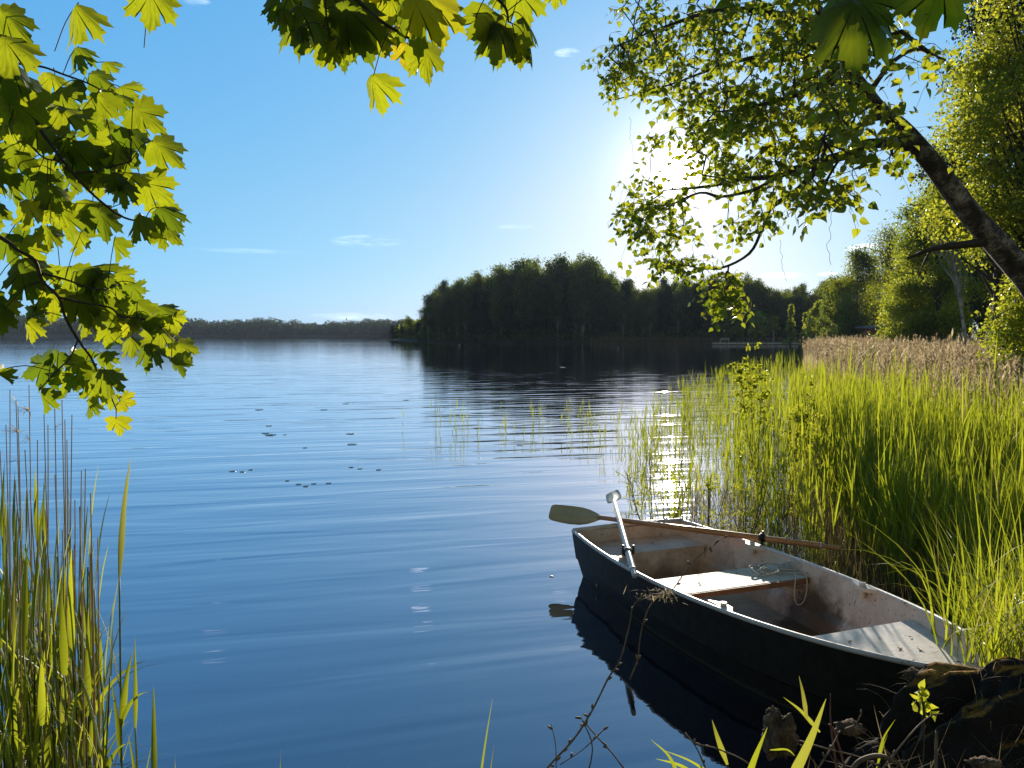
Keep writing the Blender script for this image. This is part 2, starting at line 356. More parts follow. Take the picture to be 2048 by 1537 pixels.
def water_mat():
    m, t, out = new_mat('lake_water'); pos = t.new('ShaderNodeNewGeometry').outputs['Position']
    sx, sy, _ = t.sep(pos); dist = t.vm('LENGTH', pos)
    rot = t.new('ShaderNodeMapping'); rot.inputs['Rotation'].default_value = (0, 0, R(-13)); t.put(pos, rot.inputs[0])
    v = rot.outputs[0]
    far = t.m('DIVIDE', t.m('SUBTRACT', dist, 9.0), 40.0, clamp=True)
    calm = t.m('ADD', .16, t.m('MULTIPLY', sy, .068), clamp=True)
    w1 = t.noise(t.vm('MULTIPLY', v, (.30, 2.0, 1)), 1.0, 2, .4, .7)           # long low swells
    w2 = t.noise(t.vm('MULTIPLY', v, (.8, 4.6, 1)), 1.0, 3, .5, .5)            # ripples
    w3 = t.noise(t.vm('MULTIPLY', pos, (4.0, 8.0, 1)), 1.0, 3, .6)             # cat's paws, far out
    patch = t.ramp(t.noise(t.vm('MULTIPLY', pos, (.016, .045, 1)), 1.0, 3, .5), [(.40, (.12,) * 3), (.60, (1,) * 3)])
    fade = t.m('SUBTRACT', 1.0, t.m('MULTIPLY', far, .72))
    h = t.m('MULTIPLY', fade, t.m('ADD', t.m('MULTIPLY', w1, .026), t.m('MULTIPLY', w2, .0032)))
    h = t.m('ADD', h, t.m('MULTIPLY', t.m('MULTIPLY', w3, .0024), t.m('MULTIPLY', far, patch)))
    h = t.m('MULTIPLY', h, calm)
    b = t.new('ShaderNodeBump', Strength=1.0, Distance=1.0); t.put(h, b.inputs['Height'])
    deep = t.m('DIVIDE', t.m('SUBTRACT', sy, 3.5), 9.0, clamp=True)
    muddy = t.mix(t.noise(pos, .8, 4), (.006, .006, .012, 1), (.014, .013, .020, 1))
    base = t.mix(deep, muddy, (.009, .020, .065, 1))
    vo = t.n.new('ShaderNodeTexVoronoi'); vo.inputs['Scale'].default_value = 26; t.put(pos, vo.inputs['Vector'])       # pollen and dust specks on the surface
    dot = t.m('MULTIPLY', t.m('LESS_THAN', vo.outputs['Distance'], .055), t.m('GREATER_THAN', t.noise(pos, 1.7, 3), .52))
    df = t.new('ShaderNodeBsdfDiffuse'); t.put(t.mix(t.m('MULTIPLY', dot, .6), base, (.30, .32, .34, 1)), df.inputs[0])
    gl = t.new('ShaderNodeBsdfGlossy', Roughness=.01); gl.inputs[0].default_value = (.98, .94, 1, 1)
    lw = t.new('ShaderNodeLayerWeight', Blend=.5); nb = b.outputs[0]; t.l.new(nb, lw.inputs['Normal']); t.l.new(nb, gl.inputs['Normal'])
    cosv = t.m('SUBTRACT', 1.0, lw.outputs['Facing']); fr = t.m('POWER', 2.718, t.m('MULTIPLY', t.m('POWER', cosv, 1.2), -2.9))      # mirror-like at a grazing look, clear straight down
    mx = t.new('ShaderNodeMixShader'); t.put(fr, mx.inputs[0]); t.l.new(df.outputs[0], mx.inputs[1]); t.l.new(gl.outputs[0], mx.inputs[2])
    t.l.new(mx.outputs[0], out.inputs[0]); return m
M['water'] = water_mat()

# ------------------------------------------------------------------ ground and lake
LAKE = [(-900, -6), (-30, -1), (-4, .8), (-1.5, 1.3), (-.3, 1.9), (.6, 2.35), (1.2, 2.55), (1.75, 2.6), (2.3, 2.95), (3.2, 4.1), (5, 6.5), (7.5, 10), (10, 15),
        (13, 22), (17, 32), (21, 42), (27, 55), (34, 75), (39, 95), (49, 115), (60, 130), (63, 141), (54, 148), (36, 151), (18, 155), (-2, 165),
        (-21, 187), (-37, 232), (-36, 262), (-20, 300), (20, 380), (20, 470), (-71, 500), (-180, 520), (-330, 495), (-600, 470), (-900, 400)]
def land(x, y):
    x = np.asarray(x, float); y = np.asarray(y, float)
    d = polydist(LAKE, x, y); ins = inpoly(LAKE, x, y)
    up = np.where(d < .8, d * .32, .256 + (1 - np.exp(-(d - .8) / 25.0)) * 3.0)
    near = np.hypot(x, y) < 60
    up = np.where(near, np.minimum(up, .3 + d * .05), up)
    k = np.clip(d / .30, 0, 1); bank = .56 * k * k * (3 - 2 * k) * np.clip((x - .35) / .45, 0, 1) * np.clip((3.4 - y) / .5, 0, 1)
    up = np.maximum(up, bank)
    dn = -np.minimum(d * .25, 1.6)
    return np.where(ins, dn, up)
def build_ground():
    rr = np.concatenate([np.linspace(.01, 5, 90), np.linspace(5.1, 12, 40), np.geomspace(12.4, 4000, 110)]); na = 420
    aa = np.linspace(0, 2 * math.pi, na, endpoint=False)
    X = rr[:, None] * np.cos(aa); Y = rr[:, None] * np.sin(aa); Z = land(X, Y)
    bump = np.array([noise.noise(Vector((x * 1.7, y * 1.7, 0))) + .5 * noise.noise(Vector((x * 5, y * 5, 3))) for x, y in zip(X.ravel(), Y.ravel())]).reshape(X.shape)
    Z = Z + bump * .05 * (Z > .03)
    V = np.stack([X, Y, Z], -1).reshape(-1, 3); i = np.arange(len(rr) - 1)[:, None]; j = np.arange(na)[None]
    f = np.stack([i * na + j, (i + 1) * na + j, (i + 1) * na + (j + 1) % na, i * na + (j + 1) % na], -1).reshape(-1, 4)
    g = Geo(); g.add(V, f); return tag(g.build('ground', M['soil'], smooth=True), kind='structure')
build_ground()
g = Geo(); g.add([(-3000, -40, 0), (1500, -40, 0), (1500, 3000, 0), (-3000, 3000, 0)], [(0, 1, 2, 3)])
tag(g.build('water', M['water']), kind='structure')

# ------------------------------------------------------------------ trees
DIA = np.array([(0, 0, 0), (.34, .42, .10), (0, 1, 0), (-.34, .42, .10)]); DIAF = np.array([(0, 1, 2, 3)])
def crown_clumps(g, H, cb, rad, shape, nc):
    """cluster centres inside a crown of height H, crown base cb (fraction), radius rad"""
    out = []
    while len(out) < nc:
        t = g.uniform(0, 1); z = H * (cb + (1 - cb) * t)
        if shape == 'round' and t > .97: continue
        if shape == 'round': r = rad * math.sqrt(max(0, 1 - (2 * t - .85) ** 2 / 1.35))
        elif shape == 'cone': r = rad * (1 - t) ** .8 + .05 * rad
        elif shape == 'tall': r = rad * min(1, .5 + t * 1.5) * min(1, (1 - t) * 3 + .12)
        else: r = rad * (.55 + .45 * math.sin(t * 3.1)) * min(1, (1.03 - t) * 2.6)
        a = g.uniform(0, 2 * math.pi); q = r * math.sqrt(g.uniform(.12, 1)) * (1 + .3 * math.sin(3 * a + 5 * t + g.normal() * .1))
        out.append((q * math.cos(a), q * math.sin(a), z))
    return np.array(out)
def make_tree(name, H, cb, rad, shape, nc, per, ls, fm, tm, seed, clump=.5, tr=None, droop=.35, lean=(0, 0), loc=(0, 0, 0), label='', cat='tree', group=None, tbase=.5, stems=1):
    g = np.random.default_rng(seed); root = empty(name, loc, label, cat, group); L0 = np.array(loc, float)
    tr = tr or H * .016; c = crown_clumps(g, H, cb, rad, shape, nc)
    tk = Geo()
    for s in range(stems):
        ph = g.uniform(0, 6.28); off = np.array([math.cos(ph), math.sin(ph), 0]) * (0 if stems == 1 else .3)
        P = []; n = 9
        for i in range(n):
            t = i / (n - 1); zz = H * .94 * t
            P.append((lean[0] * t + off[0] * (1 + 3 * t) + .02 * H * math.sin(t * 5 + ph) * t, lean[1] * t + off[1] * (1 + 3 * t) + .015 * H * math.sin(t * 7 + ph) * t, zz - .3 * (i == 0)))
        P = np.array(P); tube(tk, P + L0, np.interp(np.arange(n) / (n - 1), [0, .08, 1], [tr * 1.35, tr, tr * .12]), 7, .5)
    c[:, 0] += lean[0] * c[:, 2] / H; c[:, 1] += lean[1] * c[:, 2] / H
    k = np.clip(c[:, 2] / H - .16 - .08 * g.uniform(size=nc), .05, .9) * (n - 1); i0 = k.astype(int); fr = (k - i0)[:, None]
    A = P[i0] * (1 - fr) + P[np.minimum(i0 + 1, n - 1)] * fr; mid = A * .45 + c * .55 + np.array([0, 0, -.03 * H])
    sticks(tk, A + L0, mid + L0, tr * .3, tr * .16); sticks(tk, mid + L0, c + L0, tr * .16, tr * .05)
    tk.build('trunk', tm, root, smooth=True)
    cr = Geo(); pos = np.repeat(c, per, 0) + g.normal(size=(nc * per, 3)) * clump * np.array([1, 1, .75])
    td = rand_dir(nc * per, g); td[:, 2] -= droop; nh = rand_dir(nc * per, g); nh[:, 2] += .5
    tint = np.clip(np.repeat(g.uniform(.15, .85, nc), per) + g.normal(size=nc * per) * .14, 0, 1)
    inst(cr, DIA, DIAF, pos + L0, td, nh, ls * g.uniform(.6, 1.3, nc * per), tint)
    cr.build('crown', fm, root); return root
def hgt(x, y): return float(land(np.array([x]), np.array([y]))[0])
def stand(px, d): x = (px - 1024) / F * d; return (x, d, max(hgt(x, d), 0) - .05)

# headland wood: six kinds of crown, copied tree by tree
protos = []
for i, (shape, cb, rr, nm) in enumerate((('tall', .30, .20, 'trunk_dark'), ('round', .34, .26, 'trunk_dark'), ('tall', .26, .16, 'trunk_white'), ('cone', .12, .15, 'trunk_dark'), ('round', .40, .22, 'trunk_white'), ('egg', .22, .20, 'trunk_dark'))):
    protos.append(make_tree('spruce_tree' if shape == 'cone' else 'forest_tree', 16, cb, 16 * rr, shape, 90, 70, .40, M['needle'] if shape == 'cone' else M['wood_far'], M[nm], 40 + i, .72, tr=.11,
                            label='tall leafy tree in the dark headland wood across the lake', group='trees of the headland wood'))
SKY = [(770, 660), (800, 642), (815, 628), (830, 642), (845, 632), (858, 606), (885, 572), (920, 560), (950, 556), (975, 545), (1000, 548), (1030, 540), (1080, 531), (1110, 528), (1150, 526), (1190, 529), (1212, 540),
       (1228, 568), (1250, 572), (1290, 575), (1330, 570), (1370, 560), (1400, 562), (1450, 568), (1500, 562), (1520, 575), (1560, 582), (1620, 580), (1660, 570), (1720, 560)]
SH = [(790, 240), (850, 187), (1000, 166), (1200, 156), (1400, 152), (1560, 149), (1640, 140), (1720, 128)]
used = set(); nfor = 0
for row, (dd, step) in enumerate(((3, 19), (9, 19), (17, 21), (27, 24))):
    px = 786 + row * 9
    while px < 1740:
        d = np.interp(px, *zip(*SH)) + dd + rng.uniform(-2, 2); x, y, z = stand(px, d)
        top = np.interp(px, *zip(*SKY)); hh = (CAMZ + (HZ - top) / F * d - z) * (rng.uniform(.66, .95) if row == 0 else rng.uniform(.80, 1.09))
        if px < 860 and row > 1: hh *= .8
        k = int(rng.choice([0, 1, 2, 4, 5, 0, 2, 3])) if hh > 5 else 3
        if 1225 < px < 1330 and rng.random() < .4: k = 3
        hh *= 1.01; s = hh / 16; q = s * rng.uniform(.65, 1.05) if hh > 6 else s * 1.5
        if k not in used:
            o = protos[k]; used.add(k); o.location = (x, y, z); o.scale = (q, q, s)
        else: o = copy_tree(protos[k], (x, y, z), rng.uniform(0, 6.28), (q, q, s))
        if k == 3: o['label'] = 'dark pointed spruce in the headland wood across the lake'
        nfor += 1; px += step * rng.uniform(.7, 1.3)
for k, o in enumerate(protos):
    if k not in used:
        for c_ in list(o.children): bpy.data.objects.remove(c_)
        bpy.data.objects.remove(o)

# undergrowth at the foot of the headland
def mass(name, pts, hgts, per, ls, mat, seed, label, cat, spread=3.0, rz=1.0):
    g = np.random.default_rng(seed); q = Geo(); n = len(pts)
    pos = np.repeat(pts, per, 0); hh = np.repeat(hgts, per)
    u = g.uniform(size=n * per); dv = rand_dir(n * per, g)
    pos = pos + dv * np.stack([hh * .38 * spread / 3] * 2 + [hh * .42], -1); pos[:, 2] += hh * .5
    td = rand_dir(n * per, g); nh = rand_dir(n * per, g); tint = np.clip(np.repeat(g.uniform(.1, .9, n), per) + g.normal(size=n * per) * .12, 0, 1)
    inst(q, DIA, DIAF, pos, td, nh, ls * g.uniform(.6, 1.3, n * per), tint)
    return tag(q.build(name, mat), label, cat, kind='stuff')
pp = []; hh = []
for px in np.arange(800, 1680, 5.0):
    d = np.interp(px, *zip(*SH)) + rng.uniform(0, 7); x, y, z = stand(px, d); pp.append((x, y, z)); hh.append(rng.uniform(1.2, 3.2))
mass('undergrowth', np.array(pp), np.array(hh), 60, .38, M['wood_far'], 3, 'dark undergrowth along the foot of the headland wood', 'undergrowth')
pp = []; hh = []
for px in np.arange(800, 1700, 7.0):
    for k in (10, 20, 32, 44): d = np.interp(px, *zip(*SH)) + k + rng.uniform(-3, 3); pp.append(stand(px, d)); hh.append(rng.uniform(5, 9) * (1 if px > 880 else .6))
mass('inner_thicket', np.array(pp), np.array(hh), 70, 1.0, M['wood_far'], 8, 'shaded thicket deep inside the headland wood', 'undergrowth', spread=2.6)
# far shore, one mass of wood
pp = []; hh = []
FT = [(-150, 630), (0, 632), (60, 628), (200, 640), (290, 622), (340, 617), (365, 636), (450, 645), (520, 637), (560, 641), (620, 650), (700, 643), (760, 640), (800, 641), (900, 640)]
for px in np.arange(-200, 900, 2.1):
    for k in range(3):
        d = np.interp(px, [-200, 300, 700, 800, 900], [500, 525, 515, 500, 490]) + [4, 16, 40][k] + rng.uniform(-5, 5); x = (px - 1024) / F * d
        top = np.interp(px, *zip(*FT)) + rng.normal() * 2.6 + 3.5 * math.sin(px * .13) * math.sin(px * .041) + (7 if k == 0 else 0); h = CAMZ + (HZ - top) / F * d
        pp.append((x, d, .3)); hh.append(max(3, h))
mass('far_woods', np.array(pp), np.array(hh), 60, 1.15, M['shore_leaf'], 5, 'long low wood on the far shore, hazy along the left horizon', 'woods', spread=1.8)

# single trees on the right shore
def tree_px(name, px, d, top, wpx, shape, cb, nc, per, ls, fm, tm, seed, label, **kw):
    loc = stand(px, d); H = CAMZ + (HZ - top) / F * d - loc[2]; rad = wpx / F * d / 2
    kw.setdefault('clump', rad * .16)
    return make_tree(name, H, cb, rad, shape, nc, per, ls, M[fm], M[tm], seed, loc=loc, label=label, **kw)
tree_px('young_tree', 1580, 118, 612, 22, 'cone', .03, 60, 60, .22, 'bushy', 'trunk_dark', 60, 'narrow pointed bright green young tree at the water beyond the pier')
tree_px('young_tree', 1609, 116, 628, 24, 'cone', .03, 50, 60, .22, 'bushy', 'trunk_dark', 61, 'small cone-shaped pale green tree right of the narrow pointed one')
tree_px('young_tree', 1634, 112, 606, 44, 'egg', .03, 80, 60, .24, 'bushy', 'trunk_dark', 62, 'pale green bushy tree left of the big dark weeping birch')
tree_px('young_tree', 1662, 108, 600, 40, 'egg', .03, 80, 60, .24, 'wood_mid', 'trunk_dark', 70, 'mid green bushy tree touching the big dark weeping birch')
tree_px('young_tree', 1514, 132, 624, 34, 'round', .25, 50, 55, .26, 'bushy', 'trunk_dark', 63, 'round-topped light green young tree in front of the dark wood')
tree_px('young_tree', 1546, 130, 632, 22, 'round', .50, 26, 50, .26, 'bushy', 'trunk_white', 64, 'small light green tree with a bare thin stem before the dark wood')
tree_px('young_tree', 1466, 142, 590, 46, 'egg', .15, 90, 50, .3, 'wood_mid', 'trunk_dark', 65, 'taller soft green tree standing out of the wood behind the pier')
tree_px('weeping_birch', 1712, 86, 508, 92, 'tall', .08, 80, 230, .2, 'wood_mid', 'trunk_white', 66, 'big dark weeping birch with a ragged feathery top by the cabin', droop=1.4, clump=.55)
tree_px('weeping_birch', 1772, 92, 468, 70, 'tall', .20, 150, 70, .2, 'wood_mid', 'trunk_dark', 67, 'tall thin-topped grey green birch behind the dark weeping birch', droop=.9, clump=.8)
tree_px('broadleaf_tree', 1672, 92, 560, 60, 'round', .08, 120, 80, .22, 'wood_far', 'trunk_dark', 68, 'lower dark broadleaf tree left of the weeping birch')
tree_px('maple', 1822, 46, 570, 120, 'round', .12, 50, 300, .15, 'bushy', 'trunk_dark', 71, 'sunlit yellow green spreading tree low above the tan reeds', clump=.34)
tree_px('maple', 1870, 44, 372, 150, 'tall', .16, 62, 360, .16, 'bushy', 'trunk_dark', 72, 'tall bright green tree behind the white leaning birch stem', clump=.38)
tree_px('maple', 1835, 52, 480, 110, 'round', .2, 140, 110, .16, 'wood_mid', 'trunk_dark', 79, 'mid green tree with drooping edge left of the leaning birch stem', clump=.5)
for i, (px, d, top, wd, lab) in enumerate(((1905, 62, 440, 130, 'dark wood tree deep behind the leaning birch stem'), (1960, 58, 400, 130, 'dark wood tree with a bare lower trunk under the big leaning trunk'),
        (2005, 64, 380, 130, 'dark wood tree behind the right-hand bright bush'), (2050, 56, 360, 140, 'dark wood tree cut by the right picture edge'), (1935, 70, 430, 120, 'farthest dark tree in the gap of the right wood'),
        (1985, 74, 420, 140, 'far shaded tree between the two bare trunks'), (2090, 60, 380, 150, 'dark tree just outside the right edge'), (1870, 72, 500, 110, 'dark tree behind the yellow green spreading tree'))):
    tree_px('wood_tree', px, d, top, wd, 'tall', .22, 130, 80, .24, 'wood_far', 'trunk_dark' if i % 3 else 'trunk_white', 80 + i, lab, clump=.7)
# leaning white birch stem
o = make_tree('leaning_birch', 11.5, .45, 1.5, 'tall', 60, 60, .12, M['wood_mid'], M['trunk_white'], 95, .4, tr=.085, lean=(-1.9, .4), loc=stand(1938, 40), label='slender white-barked birch leaning left among the right-hand trees')
tree_px('alder', 1990, 25, 150, 250, 'tall', .42, 62, 420, .12, 'bushy', 'trunk_dark', 73, 'big yellow green leafy tree filling the view behind the leaning trunk', clump=.37)
tree_px('alder', 2050, 19, -60, 300, 'tall', .40, 75, 420, .11, 'bushy', 'trunk_dark', 74, 'tall leafy tree at the upper right corner of the view', clump=.34)
tree_px('spruce', 2040, 22, -330, 300, 'cone', .40, 90, 330, .11, 'needle', 'trunk_dark', 75, 'dark drooping spruce at the upper right corner', droop=1.2, clump=.36)
tree_px('bush', 2050, 12.5, 560, 110, 'egg', .0, 90, 110, .075, 'bushy', 'twig', 76, 'bright green leafy bush at the right edge under the leaning trunk', clump=.2, stems=3)

# cabin and pier across the reed bed
def box(g, x0, x1, y0, y1, z0, z1, tint=.5):
    v = [(x, y, z) for z in (z0, z1) for y in (y0, y1) for x in (x0, x1)]
    g.add(v, [(0, 2, 3, 1), (4, 5, 7, 6), (0, 1, 5, 4), (1, 3, 7, 5), (3, 2, 6, 7), (2, 0, 4, 6)], tint); return g
M['redwood'] = solid('red_boards', [(.20, .055, .03), (.36, .11, .05)], 6, .8, stretch=(1, 1, .2))
M['roof'] = solid('roof_felt', [(.05, .05, .055), (.14, .14, .15)], 3, .7)
M['pane'] = solid('window_glass', [(.01, .012, .015), (.03, .03, .035)], 2, .08)
M['pale_wood'] = solid('pale_boards', [(.55, .52, .48), (.75, .72, .68)], 5, .7)
M['grey_wood'] = solid('weathered_boards', [(.20, .18, .16), (.42, .39, .36)], 5, .8, stretch=(1, 6, 1))
cx, cy, cz = stand(1772, 78); cz += .1; cab = empty('cabin', (cx, cy, cz), 'low red board cabin with a flat grey roof behind the reeds', 'cabin')
box(Geo(), cx - 1.6, cx + 1.8, cy - 1.4, cy + 1.6, cz - .8, cz + 1.9).build('wall', M['redwood'], cab)
g = Geo(); g.add([(cx - 2.3, cy - 1.9, cz + 1.83), (cx + 2.3, cy - 1.9, cz + 2.23), (cx + 2.3, cy + 2.1, cz + 2.33), (cx - 2.3, cy + 2.1, cz + 1.93),
                  (cx - 2.3, cy - 1.9, cz + 1.97), (cx + 2.3, cy - 1.9, cz + 2.37), (cx + 2.3, cy + 2.1, cz + 2.47), (cx - 2.3, cy + 2.1, cz + 2.07)],
                 [(0, 3, 2, 1), (4, 5, 6, 7), (0, 1, 5, 4), (1, 2, 6, 5), (2, 3, 7, 6), (3, 0, 4, 7)]); g.build('roof', M['roof'], cab)
wn = box(Geo(), cx - .9, cx, cy - 1.46, cy - 1.41, cz + .7, cz + 1.5).build('window', M['pane'], cab)
g = Geo()
for a in ((-.96, .06, .64, .7), (-.96, .06, 1.5, 1.56), (-.96, -.9, .7, 1.5), (0, .06, .7, 1.5)): box(g, cx + a[0], cx + a[1], cy - 1.48, cy - 1.415, cz + a[2], cz + a[3])
fr = g.build('frame', M['grey_wood'], wn)
box(Geo(), cx + .5, cx + 1.3, cy - 1.45, cy - 1.405, cz - .1, cz + 1.75).build('door', M['grey_wood'], cab)
px0, px1, pd = 1426, 1592, 134.0
x0, x1 = (px0 - 1024) / F * pd, (px1 - 1024) / F * pd
pier = empty('pier', (x0, pd, 0), 'pale low wooden pier on the far side of the bay', 'pier')
g = Geo(); n = 60
for i in range(n): a = x0 + (x1 - x0) * i / n; box(g, a, a + (x1 - x0) / n - .02, pd - .9, pd + .9, .30, .36)
g.build('deck', M['pale_wood'], pier)
box(box(Geo(), x0, x1, pd - .94, pd - .82, .12, .298), x0, x1, pd + .82, pd + .94, .12, .298).build('beam', M['pale_wood'], pier)
pst = []
for i in range(9):
    for s in (-1, 1):
        a = x0 + .4 + (x1 - x0 - .8) * i / 8; g = Geo(); tube(g, [(a, pd + s * 1.02, -1.2), (a, pd + s * 1.02, .52)], .08, 8); g.build('post', M['grey_wood'], pier, smooth=True)
bn = empty('bench', (x0 + 2.0, pd, .36), 'small bench standing near the end of the pier', 'bench')
bx_, bz_ = x0 + 2.0, .362
box(Geo(), bx_ - .8, bx_ + .8, pd - .2, pd + .2, bz_ + .42, bz_ + .47).build('seat', M['grey_wood'], bn)
box(Geo(), bx_ - .8, bx_ + .8, pd + .2, pd + .25, bz_ + .5, bz_ + .85).build('backrest', M['grey_wood'], bn)
for a in (-.7, .7): box(Geo(), bx_ + a - .04, bx_ + a + .04, pd - .18, pd + .25, bz_, bz_ + .418).build('leg', M['grey_wood'], bn)

# ------------------------------------------------------------------ reeds
def shoots(geo, base, h, g, leaf_len=.36, leaf_w=.016, nl=5, seg=4, stemw=.006, tone=.5, fold=0.0, az0=None, lean=.05):
    """reed shoots: a thin stem and narrow leaves that leave it at a slant"""
    n = len(base); h = np.broadcast_to(h, (n,)); az = g.uniform(0, 6.28, n); ln = np.abs(g.normal(0, lean, n)); cv = g.uniform(-.02, .12, n)
    tt = np.clip(np.broadcast_to(tone, (n,)) + g.normal(0, .08, n), 0, 1)
    C = blades(geo, base, az, ln, cv, h, stemw, 4, tt * .8, 'stem')
    for k in range(nl):
        f = g.uniform(.28, .97, n) if k else np.full(n, .97)
        kk = np.minimum((f * 4).astype(int), 3); fr = (f * 4 - kk)[:, None]
        b = C[np.arange(n), kk] * (1 - fr) + C[np.arange(n), kk + 1] * fr
        blades(geo, b, g.uniform(0, 6.28, n), g.uniform(.05, .36, n) if k else g.uniform(0, .12, n), g.uniform(.05, .6, n) ** 1.2 if k else g.uniform(0, .3, n),
               leaf_len * g.uniform(.6, 1.25, n), leaf_w * g.uniform(.7, 1.2, n), seg, np.clip(tt + g.normal(0, .12, n), 0, 1), 'leaf', fold, g.uniform(-1, 1, n))
def water_z(P): z = land(P[:, 0], P[:, 1]); return np.maximum(z, -.25)
DENSE = [(2.95, 4.75), (2.8, 5.6), (3.1, 7), (3.6, 9), (4.5, 12), (6.9, 19), (8.6, 23), (10.5, 24), (9.5, 17), (9.5, 13), (7.5, 9.4), (5.2, 6.3), (3.6, 4.6)]
gr = np.random.default_rng(21)
P = scatter(DENSE, 30000, gr)
keep = gr.uniform(size=len(P)) < np.clip(9.0 / np.hypot(P[:, 0], P[:, 1]), .22, 1.0); P = P[keep]
nearm = P[:, 1] < 12; g = Geo()
b = np.column_stack([P, water_z(P)]); hh = gr.normal(.76, .18, len(P)) - b[:, 2] - .16 * np.sin(P[:, 0] * 2.1) * np.sin(P[:, 1] * 1.3) - .42 * np.clip((P[:, 1] - 8) / 8, 0, 1); hh = np.clip(hh - .35 * (P[:, 1] < 6.5) * gr.uniform(0, 1, len(P)), .6, 1.9)
shoots(g, b[nearm], hh[nearm] * gr.uniform(.8, 1.2, nearm.sum()), gr, .38, .0115, 6, 4, .005, .55, lean=.035)
shoots(g, b[~nearm], hh[~nearm], gr, .42, .024, 4, 3, .012, .62)
tag(g.build('reed_bed', M['reed']), 'dense bright green reed bed filling the right-hand shallows', 'reeds', kind='stuff')
P = scatter([(2.15, 5.7), (2.95, 5.1), (3.7, 9), (4.6, 12), (7.0, 19), (5.8, 19), (3.4, 12), (2.5, 9), (2.2, 7)], 420, gr); b = np.column_stack([P, water_z(P)]); g = Geo()
shoots(g, b, gr.normal(.78, .2, len(P)), gr, .34, .014, 5, 4, .006, .58, lean=.09)
tag(g.build('reed_margin', M['reed']), 'thinning green reeds along the left margin of the reed bed', 'reeds', kind='stuff')
# old brown stems standing among the green
P = scatter(DENSE, 2600, gr); b = np.column_stack([P, water_z(P)]); g = Geo()
blades(g, b, gr.uniform(0, 6.28, len(P)), np.abs(gr.normal(0, .08, len(P))), gr.uniform(0, .2, len(P)), gr.uniform(.7, 1.5, len(P)), .006, 4, gr.uniform(.1, 1, len(P)), 'stem')
tag(g.build('old_stems', M['dry']), 'old brown stems standing among the bright green reeds', 'dead reeds', kind='stuff')
# a filler of more reeds near the boat, darker tangle at the foot
P = scatter([(2.45, 4.4), (2.3, 5.4), (2.4, 7), (3.2, 9), (6, 9), (4.6, 6.1), (3.2, 4.45)], 4200, gr); g = Geo(); b = np.column_stack([P, water_z(P)])
blades(g, b, gr.uniform(0, 6.28, len(P)), np.abs(gr.normal(0, .22, len(P))), gr.uniform(0, .7, len(P)), gr.uniform(.3, .9, len(P)), gr.uniform(.003, .007, len(P)), 4, gr.uniform(0, .55, len(P)), 'grass')
tag(g.build('dead_stalks', M['dry']), 'tangle of brown dead reed stalks at the foot of the reed bed', 'dead reeds', kind='stuff')
# sparse green reeds in open water
SPARSE = [(1.25, 7.0), (1.15, 8.6), (1.5, 11), (2.3, 15), (4.6, 21), (7.6, 27), (11, 30), (9, 24), (6.6, 19), (4.0, 12), (3.1, 9), (2.7, 7), (2.4, 5.6), (1.9, 5.8)]
P = scatter(SPARSE, 1500, gr); cl = P[gr.integers(0, 150, 750)] + gr.normal(0, .12, (750, 2)); P = np.vstack([P[:280], cl]); P = P[inpoly(SPARSE, P[:, 0], P[:, 1])]
g = Geo(); b = np.column_stack([P, np.full(len(P), -.2)]); shoots(g, b, np.clip(gr.normal(1, .2, len(P)), .5, 1.4) * (.55 + .50 * np.clip((P[:, 0] / P[:, 1] - .20) / .16, 0, 1)), gr, .28, .013, 4, 4, .005, .6, lean=.1)
tag(g.build('thin_reeds', M['reed']), 'loose green reeds standing in open water before the dense bed', 'reeds', kind='stuff')
P = scatter([(2.0, 5.2), (1.3, 6.2), (1.3, 7.2), (2.2, 9.5), (3.2, 9), (2.6, 7), (2.5, 5.2)], 1500, gr); g = Geo(); b = np.column_stack([P, np.full(len(P), -.05)])
blades(g, b, gr.uniform(0, 6.28, len(P)), np.abs(gr.normal(0, .4, len(P))), gr.uniform(-.2, .9, len(P)), gr.uniform(.1, .5, len(P)), gr.uniform(.003, .007, len(P)), 4, gr.uniform(0, .8, len(P)), 'grass')
tag(g.build('water_tangle', M['dry']), 'brown tangle of stalks lying in the water behind the boat', 'dead reeds', kind='stuff')
# tan last-year reeds with plumes
def plumes(geo, top, g, size=.2, n=10, w=.012):
    k = len(top); t = np.repeat(top, n, 0) - np.array([0, 0, 1]) * (g.uniform(0, 1, (k * n, 1)) * size)
    az = np.repeat(g.uniform(0, 6.28, k), n) + g.normal(0, .8, k * n)
    blades(geo, t, az, g.uniform(.1, .9, k * n), g.uniform(.3, 1.4, k * n), size * g.uniform(.25, .6, k * n), w, 3, np.clip(g.normal(.55, .2, k * n), 0, 1), 'leaf')
TAN = [(5.6, 8.6), (6.4, 10.5), (7.4, 14), (8.2, 19.5), (9.8, 24.5), (12, 29), (17, 45), (24, 62), (32, 74), (40, 66), (30, 45), (21, 30), (15, 20.5), (12.2, 17.5), (8.2, 11.5)]
P = scatter(TAN, 18000, gr); keep = gr.uniform(size=len(P)) < np.clip(26 / P[:, 1], .4, 1) * np.clip((P[:, 1] - 8) / 4, .4, 1); P = P[keep]
b = np.column_stack([P, np.maximum(land(P[:, 0], P[:, 1]), -.1)]); hh = np.maximum(gr.normal(1.56, .13, len(P)) - gr.uniform(0, .55, len(P)) ** 1.0 - b[:, 2], .3)
g = Geo(); C = blades(g, b, gr.uniform(0, 6.28, len(P)), np.abs(gr.normal(0, .06, len(P))), gr.uniform(0, .15, len(P)), hh, .016, 3, gr.uniform(.3, 1, len(P)), 'stem')
plumes(g, C[:, -1], gr, .30, 11, .036)
tag(g.build('tan_reeds', M['plume']), 'tan plumed reeds of last year along the top of the reed bed', 'reeds', kind='stuff')
P = scatter([(4.6, 8.6), (5.6, 12), (7, 17), (9, 22), (12, 20), (11, 15), (7, 8)], 1500, gr); b = np.column_stack([P, water_z(P)])
